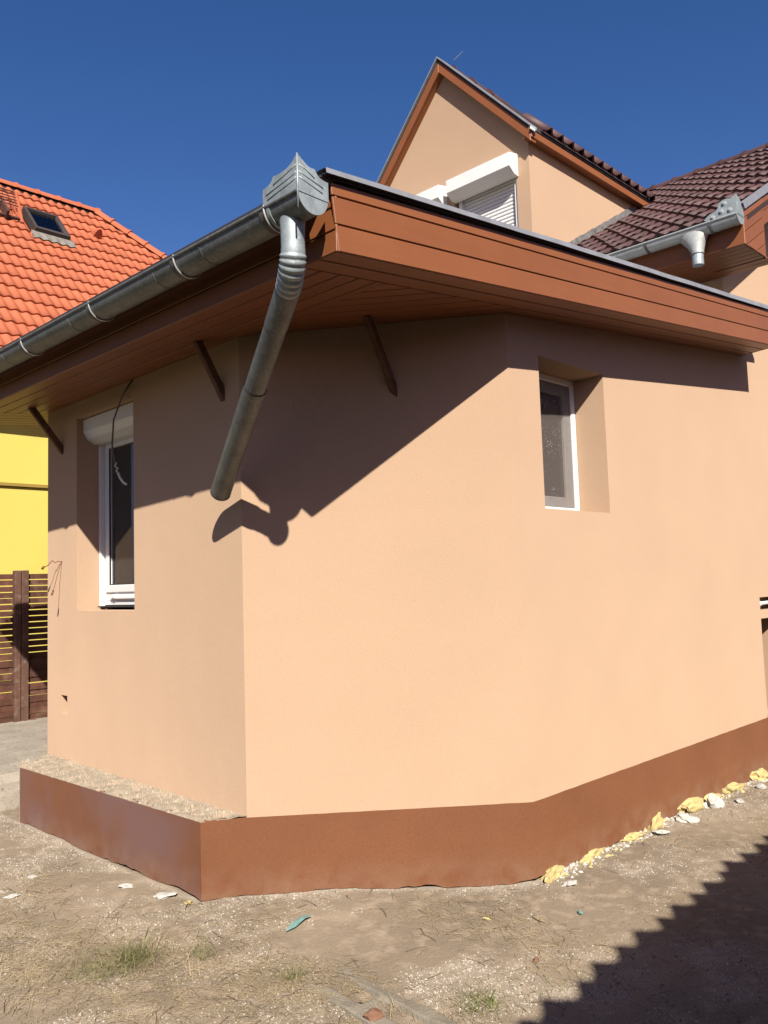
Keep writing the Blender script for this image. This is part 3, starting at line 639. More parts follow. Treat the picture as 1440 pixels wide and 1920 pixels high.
fu.add([p for r_ in rings for p in r_], [(i*n+j, i*n+(j+1) % n, (i+1)*n+(j+1) % n, (i+1)*n+j) for i in range(len(rings)-1) for j in range(n)])
fu.build('funnel', M_ZINCU, g2, smooth=True)
MB().tube([(GX2, 2.64, 2.465), (GX2, 2.64, 2.37)], .044, 20).tube([(GX2, 2.64, 2.465), (GX2, 2.64, 2.457)], .051, 20).build('outlet', M_ZINCL, g2)

# --- roof tiles: each one an object, sharing meshes between alike tiles
def tile_mesh(name, w, L, prof, m, th=.02, tilt=.024, nu=16):
    vs = []; n = nu+1
    for (v, lift_, tt) in ((0, tilt, 0), (L, 0, 0)):
        for i in range(n):
            u = w*i/nu; vs.append((u, v, prof(u/w)+lift_))
    for i in range(n):
        u = w*i/nu; vs.append((u, .004, prof(u/w)+tilt-th))
    fs = [(i, i+1, n+i+1, n+i) for i in range(nu)]+[(2*n+i, 2*n+i+1, i+1, i) for i in range(nu)]
    fs += [(0, n, 2*n), (nu, 2*n+nu, n+nu)]
    me = bpy.data.meshes.new(name); me.from_pydata(vs, [], fs); me.materials.append(m)
    for p in me.polygons: p.use_smooth = p.index < nu
    return me
def frame(o_, X, Y, Z):
    return Matrix(((X.x, Y.x, Z.x, o_.x), (X.y, Y.y, Z.y, o_.y), (X.z, Y.z, Z.z, o_.z), (0, 0, 0, 1)))
def place(name, me, M, parent):
    o = link(name, me, parent); o.matrix_parent_inverse = Matrix(); o.matrix_local = Matrix.Translation(-org(parent)) @ M; return o
prof_b = lambda u: .030*math.exp(-((u-.74)/.17)**2)+.014*math.exp(-((u-.24)/.13)**2)
TB = tile_mesh('brown_tile', .204, .40, prof_b, M_TILEB, tilt=.03, th=.026)
XR = 11.22
roofM = MB().prism([(6.40, 2.30, ZE+SL*.05-.03), (XR, 2.30, ZE+SL*(XR-XEa)-.03), (XR, 9.5, ZE+SL*(XR-XEa)-.03), (6.40, 9.5, ZE+SL*.05-.03)], (0, 0, -.04)).build('roof', M_DECKB, house, label='brown tiled main roof')
MB().prism([(XR, 2.3, ZE+SL*(XR-XEa)-.03), (15.9, 2.3, 2.6), (15.9, 9.5, 2.6), (XR, 9.5, ZE+SL*(XR-XEa)-.03)], (0, 0, -.04)).build('roof_back', M_DECKB, house)
Xd = Vector((0, -1, 0)); rows = 17; gauge = (XR-6.285)/math.cos(ang)/rows
for r_ in range(rows):
    for c_ in range(16):
        y = 5.50-c_*.2
        x = 6.285+gauge*r_*math.cos(ang); z = ZE+SL*(x-XEa)+.0
        if y > 4.62 and x < 9.25: continue
        if y > 4.8 and x < 9.9: continue
        j = Vector((random.uniform(-.002, .002), random.uniform(-.003, .003), random.uniform(-.001, .004)))
        place('tile', TB, frame(Vector((x, y, z))+j, Xd, U, Nn) @ Matrix.Rotation(random.uniform(-.008, .008), 4, 'Z'), roofM)
# ridge tiles
def ridge_mesh(name, L, r, m):
    b = MB(); n = 10; pr = [(math.cos(math.pi*i/n), math.sin(math.pi*i/n)) for i in range(n+1)]
    vs = []
    for (y, k) in ((0, 1.16), (.04, 1.14), (.045, 1.0), (L, .93)):
        vs += [(r*k*c, y, r*k*s) for c, s in pr]
    m_ = n+1; b.add(vs+[(0, 0, 0)], [(i*m_+j, i*m_+j+1, (i+1)*m_+j+1, (i+1)*m_+j) for i in range(3) for j in range(n)])
    b.add([(r*1.16*c, 0, r*1.16*s) for c, s in pr], [tuple(range(n+1))])
    me = bpy.data.meshes.new(name); me.from_pydata(b.v, [], b.f); me.materials.append(m); return me
RB = ridge_mesh('brown_ridge_tile', .37, .085, M_TILEB)
zR = ZE+SL*(XR-XEa)
for k in range(12):
    place('ridge_tile', RB, Matrix.Translation((XR, 2.35+k*.325, zR-.005)), roofM)

# --- upper storey gable (dormer)
YD0, YD1, YAp = 4.57, 6.66, 5.615
XV = 6.83; KR = 1.09
zAp = 5.70
def zv(y): return zAp-KR*abs(y-YAp)
dw = MB()
zt = lambda y: zv(y)-.06
wy0, wy1 = 4.73, 5.545; wz1 = 4.16
ys = [YD0, wy0, wy1, 5.70, 6.50, YD1]
for i in range(5):
    a, b_ = ys[i], ys[i+1]
    segs = [a]+([YAp] if a < YAp < b_ else [])+[b_]
    for s0, s1 in zip(segs, segs[1:]):
        zlo = wz1 if i in (1, 3) else 1.5
        dw.add([(XM, s1, zlo), (XM, s0, zlo), (XM, s0, zt(s0)), (XM, s1, zt(s1))], [(0, 1, 2, 3)])
        if i in (1, 3): dw.add([(XM, s1, 1.5), (XM, s0, 1.5), (XM, s0, 2.9), (XM, s1, 2.9)], [(0, 1, 2, 3)])
for a, b_ in ((wy0, wy1), (5.70, 6.50)):
    dw.add([(XM, a, 2.9), (XM, a, wz1), (XM+.16, a, wz1), (XM+.16, a, 2.9)], [(0, 1, 2, 3)]); dw.add([(XM, b_, 2.9), (XM, b_, wz1), (XM+.16, b_, wz1), (XM+.16, b_, 2.9)], [(3, 2, 1, 0)])
    dw.add([(XM, a, wz1), (XM, b_, wz1), (XM+.16, b_, wz1), (XM+.16, a, wz1)], [(0, 1, 2, 3)])
zmr = lambda x: ZE+SL*(x-XEa)
zse = 4.50
dw.add([(XM, YD0, 2.6), (9.7, YD0, zmr(9.7)-.08), (9.7, YD0, zse), (XM, YD0, zse)], [(0, 1, 2, 3)])
dw.add([(XM, YD1, 2.6), (9.7, YD1, zmr(9.7)-.08), (9.7, YD1, zse), (XM, YD1, zse)], [(3, 2, 1, 0)])
dw.build('gable_wall', M_WALL, house, fix=False, label='peach upper gable with two shuttered windows')
# dark step flashing where gable side meets the roof
M_STEP = mat('grey_mortar_flashing', (.13, .12, .115), .9, var=.4, vscale=14, bump=.5, bscale=40)
for k in range(9):
    xa = 7.05+k*.27; MB().prism([(xa, YD0-.003, zmr(xa)-.02), (xa+.262, YD0-.003, zmr(xa+.262)-.02), (xa+.262, YD0-.003, zmr(xa+.262)+.105), (xa, YD0-.003, zmr(xa)+.095)], (0, -.012, 0)).build('step_flashing', M_STEP, house)
# gable verge boards and soffit
def verge_side(sg):
    yl = YAp-1.14 if sg < 0 else YAp+1.20
    nrm = Vector((0, sg*KR, 1)).normalized()
    a = Vector((XV, YAp, zAp)); b_ = Vector((XV, yl, zv(yl)))
    down = Vector((0, 0, -.125))
    bevel(MB().prism([a, b_, b_+down, a+down], (.02, 0, 0)).build('verge_board', M_FASCIA, house), .003, 1)
    MB().prism([a+down*.95+Vector((.021, 0, 0)), b_+down*.95+Vector((.021, 0, 0)), b_+down*.8+Vector((.021, 0, 0)), a+down*.8+Vector((.021, 0, 0))], (XM-XV-.024, 0, 0)).build('verge_soffit', M_FASCIA, house)
    up = Vector((0, 0, .012))
    MB().prism([a+up*.2, b_+up*.2, b_+up*3.2, a+up*3.2], (.008, 0, 0)).build('flashing_packing', M_DFLASH, house)
    o1 = Vector((-.022, 0, .0))
    MB().prism([a+o1+up*2.6, b_+o1+up*2.6, b_+o1+up*4.2, a+o1+up*4.2], (.16, 0, 0)).build('flashing', M_FLASH, house)
    # roof slope
    MB().prism([(XV+.03, YAp, zAp+.01), (XV+.03, yl, zv(yl)+.01), (11, yl, zv(yl)+.01), (11, YAp, zAp+.01)], (0, 0, .02)).build('gable_roof_deck', M_DECKB, house)
verge_side(-1); verge_side(1)
# right eaves of the gable: fascia, soffit, row of tiles seen edge on
ye = YAp-1.14; zE2 = zv(ye)
bevel(MB().box((6.835, ye-.012, zE2-.085), (9.66, ye, zE2-.012)).build('side_eaves_board', M_FASCIA, house), .003, 1)
MB().box((6.84, ye+.001, zE2-.072), (9.66, YD0-.003, zE2-.06)).build('side_soffit', M_FASCIA, house)
MB().box((6.87, ye-.020, zE2-.008), (9.70, ye+.02, zE2+.03)).build('side_packing', M_DFLASH, house)
MB().box((9.60, ye-.03, zE2-.10), (9.70, ye-.013, zE2-.02)).build('eaves_end_clip', M_PVCD, house)
MB().prism([(6.80, ye-.02, zE2-.02), (6.84, ye-.05, zE2-.05), (6.87, ye-.05, zE2-.03), (6.84, ye-.01, zE2+.01)], (.01, 0, .03)).build('verge_clip', M_ZINCL, house)
a2 = math.atan(KR); U2 = Vector((0, math.cos(a2), math.sin(a2))); N2 = Vector((0, -math.sin(a2), math.cos(a2)))
groof = MB().prism([(6.99, ye-.02, zE2+.02), (9.8, ye-.02, zE2+.02), (9.8, ye+.2, zE2+.02+.2*KR), (6.99, ye+.2, zE2+.02+.2*KR)], (0, 0, .01)).build('gable_roof', M_DECKB, house, label='edge of the brown tiled gable roof')
prof_c = lambda u: .050*math.exp(-((u-.5)/.2)**2)
TC = tile_mesh('brown_tile_edge', .205, .40, prof_c, M_TILEB, tilt=.02, th=.024)
for k in range(14):
    for rj in range(1 if k else 1):
        place('tile', TC, frame(Vector((6.99+k*.2, ye-.045, zE2-.045+.06)), Vector((1, 0, 0)), U2, N2) @ Matrix.Rotation(random.uniform(-.01, .01), 4, 'Z'), groof)
# ridge tiles peeping over the verge
for k in range(3): place('ridge_tile', RB, frame(Vector((7.02+k*.33, YAp, zAp-.065)), Vector((0, -1, 0)), Vector((1, 0, 0)), Vector((0, 0, 1))), groof)
# thin aerial rod behind the ridge
MB().tube([(7.05, 5.57, 5.79), (7.08, 5.46, 5.855)], .0025, 5).build('lightning_rod', M_ZINCL, house)
# shutters
def shutter(y0, y1, label):
    XW = XM+.06
    prof = [(XM-.003, 4.315), (XM-.155, 4.285), (XM-.155, 4.145), (XM-.075, 4.085), (XM-.003, 4.075)]
    w_ = bevel(MB().prism([(x, y0, z) for x, z in prof], (0, y1-y0, 0)).build('shutter', M_PVC, house, label=label), .004)
    MB().box((XM+.02, y1-.07, 2.95), (XM+.075, y1-.03, 4.15)).build('guide_rail', M_PVC, w_); MB().box((XM+.02, y0+.03, 2.95), (XM+.075, y0+.07, 4.15)).build('guide_rail', M_PVC, w_)
    b0, b1 = y0+.071, y1-.071
    me = None
    MB().box((XM+.072, b0, 2.95), (XM+.078, b1, 4.15)).build('backing', M_SEAL, w_)
    for k in range(30):
        z = 4.14-k*.0395
        if me is None:
            pts_ = []
            for j in range(7):
                a = math.pi*j/6; pts_.append((-.011*math.sin(a), 0, .0185*math.cos(a)))
            o = MB().prism([Vector(p)+Vector((XM+.07, b0, z)) for p in pts_], (0, b1-b0, 0)).build('slat', M_PVC, w_, loc=(XM+.07, b0, z)); me = o.data
            autosmooth(o, 50)
        else:
            o = link('slat', me, w_, Vector((XM+.07, b0, z))-org(w_))
shutter(4.70, 5.53, 'closed white roller shutter nearer the right corner of the gable'); shutter(5.64, 6.5, 'white roller shutter mostly hidden behind the low roof')

# ------------------------------------------------------------------ neighbouring yellow house
nb = thing('neighbour_house', 'bright yellow house with orange wavy tile roof and skylight beyond the fence', 'house', (6, 11, -1.6))
kO = 1.07; aO = math.atan(kO); UO = Vector((0, math.cos(aO), math.sin(aO))); NO = Vector((0, -math.sin(aO), math.cos(aO)))
zo = lambda y: 3.24+kO*(y-10.8)
MB().box((1.0, 10.9, -1.7), (11, 18.5, 3.2)).build('wall', M_YEL, nb)
MB().box((1.0, 10.86, 1.40), (11, 10.899, 1.44)).build('ledge', M_YELD, nb)
yR = 14.37; zRo = zo(yR); yE = 10.45
ro = MB().add([(1, yE, zo(yE)-.05), (11.6, yE, zo(yE)-.05), (7.25, yR, zRo-.05), (1, yR, zRo-.05), (1, 18.6, zo(yE)-.05), (11.6, 18.6, zo(yE)-.05)], [(0, 1, 2, 3), (3, 2, 5, 4), (1, 5, 2), (0, 4, 5, 1)]).build('roof', M_DECKO, nb, label='orange tiled roof')
MB().box((1, 10.35, zo(yE)-.30), (11.5, 10.45, zo(yE)-.10)).build('eaves', M_FASCIA, nb)
prof_o = lambda u: .012*(1+math.cos(4*math.pi*(u-.25)))
TO = tile_mesh('orange_tile', .302, .40, prof_o, M_TILEO, tilt=.032, th=.028, nu=20)
gO = .34; nrow = 17
hip = lambda y: 7.25+(yR-y)*1.11     # x of the hip at depth y
ntile = 0
for r_ in range(nrow):
    y = yE+.0+gO*r_*math.cos(aO); z = zo(y)
    for c_ in range(22):
        x = 3.15+c_*.3
        v = gO*r_/1.0
        if x > hip(y) : continue
        # tiles wholly behind the near gutter are left out
        if x > 3.9+ (y-10.45)*1.35+.9: continue
        if 5.65 < x+.15 < 6.15 and 4.0 < r_*gO+.2 < 4.75: continue
        M = frame(Vector((x, y, z))+Vector((0, 0, random.uniform(0, .003))), Vector((1, 0, 0)), UO, NO)
        if x+.3 > hip(y+.28):
            me = TO.copy(); bm = bmesh.new(); bm.from_mesh(me)
            # hip line in tile coordinates
            hp = M.inverted() @ Vector((hip(y), y, zo(y))); hq = M.inverted() @ Vector((hip(y+.3), y+.3, zo(y+.3)))
            d_ = (hq-hp); nn = Vector((d_.y, -d_.x, 0)).normalized()
            bmesh.ops.bisect_plane(bm, geom=bm.verts[:]+bm.edges[:]+bm.faces[:], plane_co=hp, plane_no=nn, clear_outer=True)
            if not bm.faces: bm.free(); continue
            bm.to_mesh(me); bm.free()
        else: me = TO
        place('tile', me, M, ro); ntile += 1
print('orange tiles', ntile)
RO = ridge_mesh('orange_ridge_tile', .42, .11, M_TILEO)
for k in range(13):
    x = 7.30-k*.38
    place('ridge_tile', RO, frame(Vector((x, yR, zRo+.0)), Vector((0, 1, 0)), Vector((-1, 0, 0)), Vector((0, 0, 1))) @ Matrix.Rotation(.02, 4, 'X'), ro)
hd = Vector((1.11, -1, -kO)).normalized(); hs_ = hd.cross(Vector((0, 0, 1))).normalized(); hu = hs_.cross(hd)
for k in range(12):
    p = Vector((7.22, yR, zRo+.01))+hd*(.38*k+.40); place('ridge_tile', RO, frame(p, -hs_, -hd, hu) , ro)
# dark ridge roll between tiles and ridge caps
MB().prism([(3, yR-.15, zo(yR-.15)+.0), (7.2, yR-.15, zo(yR-.15)), (7.2, yR-.02, zo(yR-.02)+.07), (3, yR-.02, zo(yR-.02)+.07)], (0, .01, .005)).build('ridge_roll', M_GAP, nb)
# skylight
def OP(x, v, h): p = Vector((x, yE, zo(yE)))+UO*v+NO*h; return p
def obox(x0, x1, v0, v1, h0, h1, b=None):
    b = b or MB(); c = [OP(x0, v0, h0), OP(x1, v0, h0), OP(x1, v1, h0), OP(x0, v1, h0), OP(x0, v0, h1), OP(x1, v0, h1), OP(x1, v1, h1), OP(x0, v1, h1)]
    return b.add(c, [(0,3,2,1),(4,5,6,7),(0,1,5,4),(1,2,6,5),(2,3,7,6),(3,0,4,7)])
M_SKY = mat('dark_bronze_frame', (.05, .038, .035), .5, var=.1)
M_SHAFT = mat('grey_shaft_lining', (.11, .12, .16), .8, var=.05)
M_LEAD = mat('grey_lead_apron', (.15, .135, .115), .7, var=.2, vscale=10)
x0, x1, v0, v1 = 5.60, 6.19, 4.06, 4.80
fr = obox(x0, x1, v0, v0+.07, .0, .14); obox(x0, x1, v1-.05, v1, .0, .14, fr); obox(x0, x0+.05, v0+.07, v1-.05, 0, .14, fr); obox(x1-.05, x1, v0+.07, v1-.05, 0, .14, fr)
sk = bevel(fr.build('skylight', M_SKY, nb), .004)
obox(x0+.05, x1-.05, v0+.07, v1-.05, .09, .10).build('pane', M_GLASSC, sk)
obox(x0+.05, x1-.05, v0+.07, v1-.05, -.05, -.02).build('shaft', M_SHAFT, sk)
ap = MB(); n = 24
vs = []
for i in range(n+1):
    x = x0-.06+(x1-x0+.12)*i/n; h = prof_o(((x-3.15) % .3)/.3)
    vs += [OP(x, v0+.01, .075), OP(x, v0-.19, h+.045)]
ap.add(vs, [(2*i, 2*i+2, 2*i+3, 2*i+1) for i in range(n)]); ap.build('apron', M_LEAD, sk, fix=False)
# vent tile
vt = MB(); n = 10; vs = [OP(6.87+.075*math.cos(math.pi*i/n), 4.58, .03+.18*math.sin(math.pi*i/n)) for i in range(n+1)]+[OP(6.87+.05*math.cos(math.pi*i/n), 4.85, .03+.02*math.sin(math.pi*i/n)) for i in range(n+1)]
vt.add(vs, [(i, i+1, n+2+i, n+1+i) for i in range(n)]); vt.add(vs[:n+1], [tuple(range(n+1))]); vt.build('vent_tile', M_TILEO, nb)
# roof step with its grille
st = MB(); M_STEPD = mat('dark_grille', (.06, .03, .025), .7)
for i in range(9):
    x = 4.7+.09*i; st.add([OP(x, 4.62, .16), OP(x+.012, 4.62, .16), OP(x+.012, 4.95, .26), OP(x, 4.95, .26)], [(0, 1, 2, 3)])
for i in range(6):
    v = 4.62+.062*i; h = .16+.1*(i/5.3); obox(4.7, 5.46, v, v+.014, h, h+.014, st)
stp = st.build('roof_step', M_STEPD, nb, fix=False, label='walkway grille on brackets at the left of the orange roof')
s2 = MB(); obox(5.44, 5.50, 4.28, 4.98, .03, .07, s2); s2.add([OP(5.44, 4.3, .05), OP(5.50, 4.3, .05), OP(5.50, 4.95, .3), OP(5.50, 4.9, .25), OP(5.44, 4.9, .25), OP(5.44, 4.95, .3)], [(0, 1, 2, 3, 4, 5)]); s2.build('bracket', M_TILEO, stp)
s3 = MB(); obox(5.2, 5.24, 4.30, 4.7, .02, .18, s3); obox(4.9, 5.44, 4.33, 4.38, .05, .09, s3); obox(4.9, 4.94, 4.30, 4.7, .02, .18, s3); s3.build('brace', M_STEPD, stp)

# ------------------------------------------------------------------ fence
fe = thing('fence', 'weathered brown fence of horizontal slats before the yellow house', 'fence', (3.66, 8.9, -1.3))
for (a, b_) in ((3.585, 3.648), (3.656, 3.73)):
    bevel(MB().box((a, 8.88, -1.32), (b_, 8.955, .262)).build('post', M_POST, fe), .006)
for k in range(25):
    z = .225-k*.0635
    for (a, b_) in ((1.9, 3.60), (3.72, 5.4)):
        sag = random.uniform(-.003, .003)+(-.012 if k > 15 else 0)*random.random(); h = .054 if k < 12 or (k % 5 == 2) else .0625+random.uniform(-.002, .006)
        t = random.uniform(-.003, .003)
        yy = 8.925+(.012 if k % 2 else 0)
        MB().add([(a, yy, z-h), (b_, yy, z-h+sag), (b_, yy+.009, z-h+sag), (a, yy+.009, z-h), (a, yy+t, z), (b_, yy+t, z+sag), (b_, yy+.009+t, z+sag), (a, yy+.009+t, z)],
                 [(0,3,2,1),(4,5,6,7),(0,1,5,4),(1,2,6,5),(2,3,7,6),(3,0,4,7)]).build('slat', M_WOODF, fe)
MB().prism([(2.2, 8.86, -1.52), (3.80, 8.86, -1.30), (3.80, 8.86, -1.272), (2.2, 8.86, -1.47)], (0, .03, 0)).build('base_rail', M_BRACE, fe)
tag(MB().tube([(3.93, 8.6, -.84), (3.96, 8.6, -.80), (4.02, 8.6, -.83)], [.03, .055, .05], 10).build('cloth_scrap', M_PLAST, smooth=True), 'pale crumpled scrap caught on the fence beside the house corner', 'scrap')

# ------------------------------------------------------------------ outbuilding behind the viewer to the right; only its shadow and reflection are seen
sh = thing('outbuilding', 'low grey outbuilding with wavy tiled eaves behind the viewpoint, casting the scalloped shadow', 'outbuilding', (4, -4, -1.6))
k_ = .055; H = 2.75
def ey(x): return 1.85+k_*(x-2.6)
ex0 = -3.5; ex1 = 9.0
sx = -(.7606/.965)*H; sy = -(1.0776/.965)*H
EO = Vector((0, ey(0)+sy-k_*sx, -1.6+H))
ed = Vector((1, k_, 0)).normalized(); back = Vector((k_, -1, 0)).normalized(); asd = math.radians(24)
US = (back*math.cos(asd)+Vector((0, 0, math.sin(asd)))); XS = Vector((-1, -k_, 0)).normalized(); NS = XS.cross(US)
b0 = EO+ed*(ex0)+Vector((0, 0, -.03)); b1 = EO+ed*(ex1)+Vector((0, 0, -.03))
sr = MB().prism([b0+back*.12+Vector((0, 0, .05)), b1+back*.12+Vector((0, 0, .05)), b1+US*3.4, b0+US*3.4], (0, 0, -.03)).build('roof', M_DECKO, sh)
w0 = b0+back*.5; w1 = b1+back*.5
MB().prism([(w0.x, w0.y, -1.7), (w1.x, w1.y, -1.7), (w1.x+back.x*3, w1.y+back.y*3, -1.7), (w0.x+back.x*3, w0.y+back.y*3, -1.7)], (0, 0, 1.7+b0.z+.1)).build('wall', M_SHED, sh)
prof_s = lambda u: .05*math.exp(-((u-.5)/.22)**2)
TS = tile_mesh('outbuilding_tile', .2, .40, prof_s, M_TILEO, tilt=.02, th=.02)
for c_ in range(46):
    p = EO+ed*(ex0+3+c_*.2+.2)
    ext = .07*noise.noise((c_*.35, 3, 1))+random.uniform(-.045, .045)
    place('tile', TS, frame(p+Vector((0, 0, .0))-US*ext, XS, US, NS), sr)

# ------------------------------------------------------------------ yard clutter
def lump(name, m, c, s, seed, label=None, cat=None, group=None, sub=2, flat=.6, jag=.35):
    bm = bmesh.new(); bmesh.ops.create_icosphere(bm, subdivisions=sub, radius=1)
    for v in bm.verts:
        n_ = noise.noise(v.co*1.3+Vector((seed*7.1, seed, 0))); n2 = noise.noise(v.co*3+Vector((0, seed*3.3, 5)))
        v.co *= 1+jag*n_*1.6+.15*n2
        v.co.x *= s[0]; v.co.y *= s[1]; v.co.z *= s[2]
    me = bpy.data.meshes.new(name); bm.to_mesh(me); bm.free(); me.materials.append(m)
    o = link(name, me, None, c); o.rotation_euler = (random.uniform(-.2, .2), random.uniform(-.2, .2), random.uniform(0, 6.28))
    if label: tag(o, label, cat, group)
    return o
foams = [(4.03, 2.665, .085, 'yellow foam chunk nearest the chamfered corner, under the plinth'),
 (4.32, 2.69, .05, 'small low yellow foam chunk, second from the chamfered corner'), (4.46, 2.685, .06, 'narrow yellow foam chunk, third from the chamfered corner'),
 (4.86, 2.68, .07, 'rounded yellow foam chunk midway along the right plinth'), (5.20, 2.66, .10, 'big yellow foam chunk beside the white plaster heap'),
 (5.72, 2.66, .115, 'large pointed yellow foam chunk leaning on a white slab'), (6.05, 2.68, .08, 'yellow foam chunk just beyond the white slab'),
 (6.42, 2.66, .10, 'yellow foam chunk second from the right edge of the yard'), (6.98, 2.66, .12, 'yellow foam chunk at the far right edge of the plinth')]
for i, (x, y, s, lab) in enumerate(foams):
    o = lump('foam_chunk', M_FOAM, (x, YC-.015-.015*(i % 2), gz(x, y)+s*.10), (s*1.45, s*.42, s*.42), i+1, lab, 'foam chunk', 'foam chunks along the right plinth', sub=3, jag=.5); o.rotation_euler = (random.uniform(-.3, .3), random.uniform(-.25, .25), random.uniform(-.3, .3))
for i, (x, y, s, lab) in enumerate([(3.95, 2.57, .05, 'white plaster lump by the chamfered corner'), (5.05, 2.60, .06, 'flat white plaster lump before the big foam chunk'), (5.42, 2.60, .085, 'white plaster heap between two foam chunks'),
  (5.86, 2.62, .09, 'upright white slab beside the pointed foam chunk'), (6.12, 2.54, .05, 'white plaster lump lying loose past the slab'), (6.6, 2.56, .06, 'white plaster lump towards the right edge')]):
    o = lump('plaster_lump', M_PLAST, (x, y, gz(x, y)+s*.2), (s*.75, s*.5, s*(.25 if i != 3 else .6)), 20+i, lab, 'plaster lump', 'plaster lumps along the right plinth', sub=3, jag=.5)
for i, (x, y, s, lab) in enumerate([(2.33, 4.30, .035, 'grey mortar flake before the left plinth'), (2.40, 4.02, .05, 'pale flat mortar piece near the plinth corner'), (2.44, 3.86, .03, 'small yellowish chip by the plinth corner'),
  (1.86, 4.62, .03, 'white chip in the left foreground'), (2.06, 4.86, .028, 'rounded white pebble left of the mortar flakes'), (2.60, 5.0, .02, 'white chip close under the left plinth')]):
    lump('mortar_chip', M_PLAST if i != 2 else M_FOAM, (x, y, gz(x, y)+.006), (s, s*.55, s*.28), 40+i, lab, 'mortar chip', 'mortar chips before the left plinth', sub=3, jag=.6)
tag(MB().prism([(2.545, 3.205, gz(2.55, 3.2)+.012), (2.60, 3.235, gz(2.6, 3.23)+.02), (2.69, 3.262, gz(2.69, 3.25)+.016), (2.725, 3.235, gz(2.7, 3.2)+.016), (2.68, 3.228, gz(2.68, 3.2)+.02), (2.60, 3.20, gz(2.6, 3.2)+.014)], (0, 0, .005)).build('plastic_strip', M_TEAL), 'pale teal plastic strip lying on the soil before the plinth', 'plastic strip')
tag(lump('plastic_flake', M_TEAL, (3.66, 2.33, gz(3.66, 2.33)+.01), (.022, .012, .008), 61), 'small teal flake near the building shadow', 'plastic flake')
tag(lump('wood_chip', M_STRAW, (3.46, 2.43, gz(3.46, 2.43)+.008), (.05, .008, .006), 63), 'thin pale wood chip on bare soil near the shadow', 'wood chip')
tag(lump('foam_crumb', M_FOAM, (3.31, 2.63, gz(3.31, 2.63)+.006), (.02, .008, .006), 64), 'tiny yellow crumb on the bare soil before the chamfer', 'foam crumb')
tag(lump('brick_fragment', M_BRICK, (3.08, 2.19, gz(3.08, 2.19)+.006), (.016, .012, .010), 65), 'tiny orange brick fragment left of the shadow edge', 'brick fragment')
tag(lump('brick_fragment', M_BRICK, (2.262, 2.335, gz(2.262, 2.335)+.02), (.038, .026, .026), 66), 'small brown brick piece against the concrete block in the foreground', 'brick fragment')
# old concrete channel block half sunk in the soil
def channel():
    a = Vector((2.385, 2.80, 0)); b_ = Vector((2.315, 2.02, 0)); d = (b_-a).normalized(); s = Vector((-d.y, d.x, 0)); L = (b_-a).length
    z0 = gz(2.4, 2.5)-.038
    prof = [(-.12, 0), (-.112, .062), (-.055, .066), (-.035, .024), (.030, .022), (.046, .068), (.098, .064), (.11, 0)]
    n = 22; vs = []; m = len(prof)
    for i in range(n+1):
        t = i/n; c = a+d*L*t
        blk = max(0, 1-abs(t-.46)/.06)        # cross web
        for j, (o_, h) in enumerate(prof):
            if j in (3, 4): h = h+(.062-h)*min(1, blk*1.6)
            if i in (0, n): h *= .55
            jn = .007*noise.noise((t*9, j*1.7, 2)); vs.append(c+s*(o_+jn)+Vector((0, 0, z0+h+.010*noise.noise((t*6, j*.8, 0))-.02*(1-t))))
    bb = MB().add(vs, [(i*m+j, i*m+j+1, (i+1)*m+j+1, (i+1)*m+j) for i in range(n) for j in range(m-1)]); bb.f.append(tuple(range(m))); bb.f.append(tuple(range(n*m, n*m+m))[::-1])
    return bb
cbk = tag(bevel(channel().build('concrete_block', M_BLOCK), .006, 2), 'old concrete channel block half sunk in the soil in the foreground', 'concrete block')
autosmooth(cbk, 25)

# scattered crumbs, straw, grass: nobody could count these
def inside_house(x, y):
    if x > 2.47 and y > 3.83: return True
    if x > 2.5 and (y-3.72) > -(x-2.72)*.875 and y > 2.71: return True
    return False
def wall_dist(x, y):
    if x < 2.5: return max(0, 2.5-x) if y > 3.85 else math.hypot(2.5-x, 3.85-y)
    if x < XB: return abs((x-2.7146)*.656+(y-3.7285)*.754)
    return abs(YC-y)
def sample():
    """a ground point, denser towards the viewer"""
    while True:
        x = random.uniform(1.2, 7.6); y = random.uniform(1.2, 6.9)
        if y < x*.30 or y > x*3.2: continue
        if inside_house(x, y): continue
        if random.random() < 5.0/(x*x+y*y)+.12: return x, y
def dens(x, y):
    d = .5+.9*noise.noise((x*1.1, y*1.1, 11))+.8*noise.noise((x*4.0, y*4.0, 12))+.5*noise.noise((x*11.0, y*11.0, 13))
    wd = wall_dist(x, y)
    d += 1.1*math.exp(-wd/.06)
    # heaps of pale crumbs seen in the yard
    for (cx, cy, r_, k) in ((2.15, 2.65, .16, 1.3), (2.05, 5.1, .5, .5), (2.3, 3.1, .25, .45), (2.65, 2.15, .22, .7), (1.9, 3.9, .3, .4), (3.6, 2.5, .25, .4)):
        d += k*math.exp(-((x-cx)**2+(y-cy)**2)/(r_*r_))
    # bare trodden soil
    for (cx, cy, r_, k) in ((3.1, 2.75, .35, .9), (2.55, 2.9, .18, .6), (3.9, 2.45, .3, .4)):
        d -= k*math.exp(-((x-cx)**2+(y-cy)**2)/(r_*r_))
    return d
gme = bpy.data.objects['ground'].data
at_ = gme.attributes.new('dust', 'FLOAT', 'POINT'); vals = []
for v in gme.vertices:
    x, y = v.co.x, v.co.y
    if .6 < x < 8.2 and 1 < y < 8:
        d = max(0, min(1, (dens(x, y)-.45)*.9))*.35+.5*math.exp(-wall_dist(x, y)/.045)*(.5+.5*noise.noise((x*7, y*7, 2)))
        vals.append(max(0, min(.9, d)))
    else: vals.append(.15)
at_.data.foreach_set('value', vals)
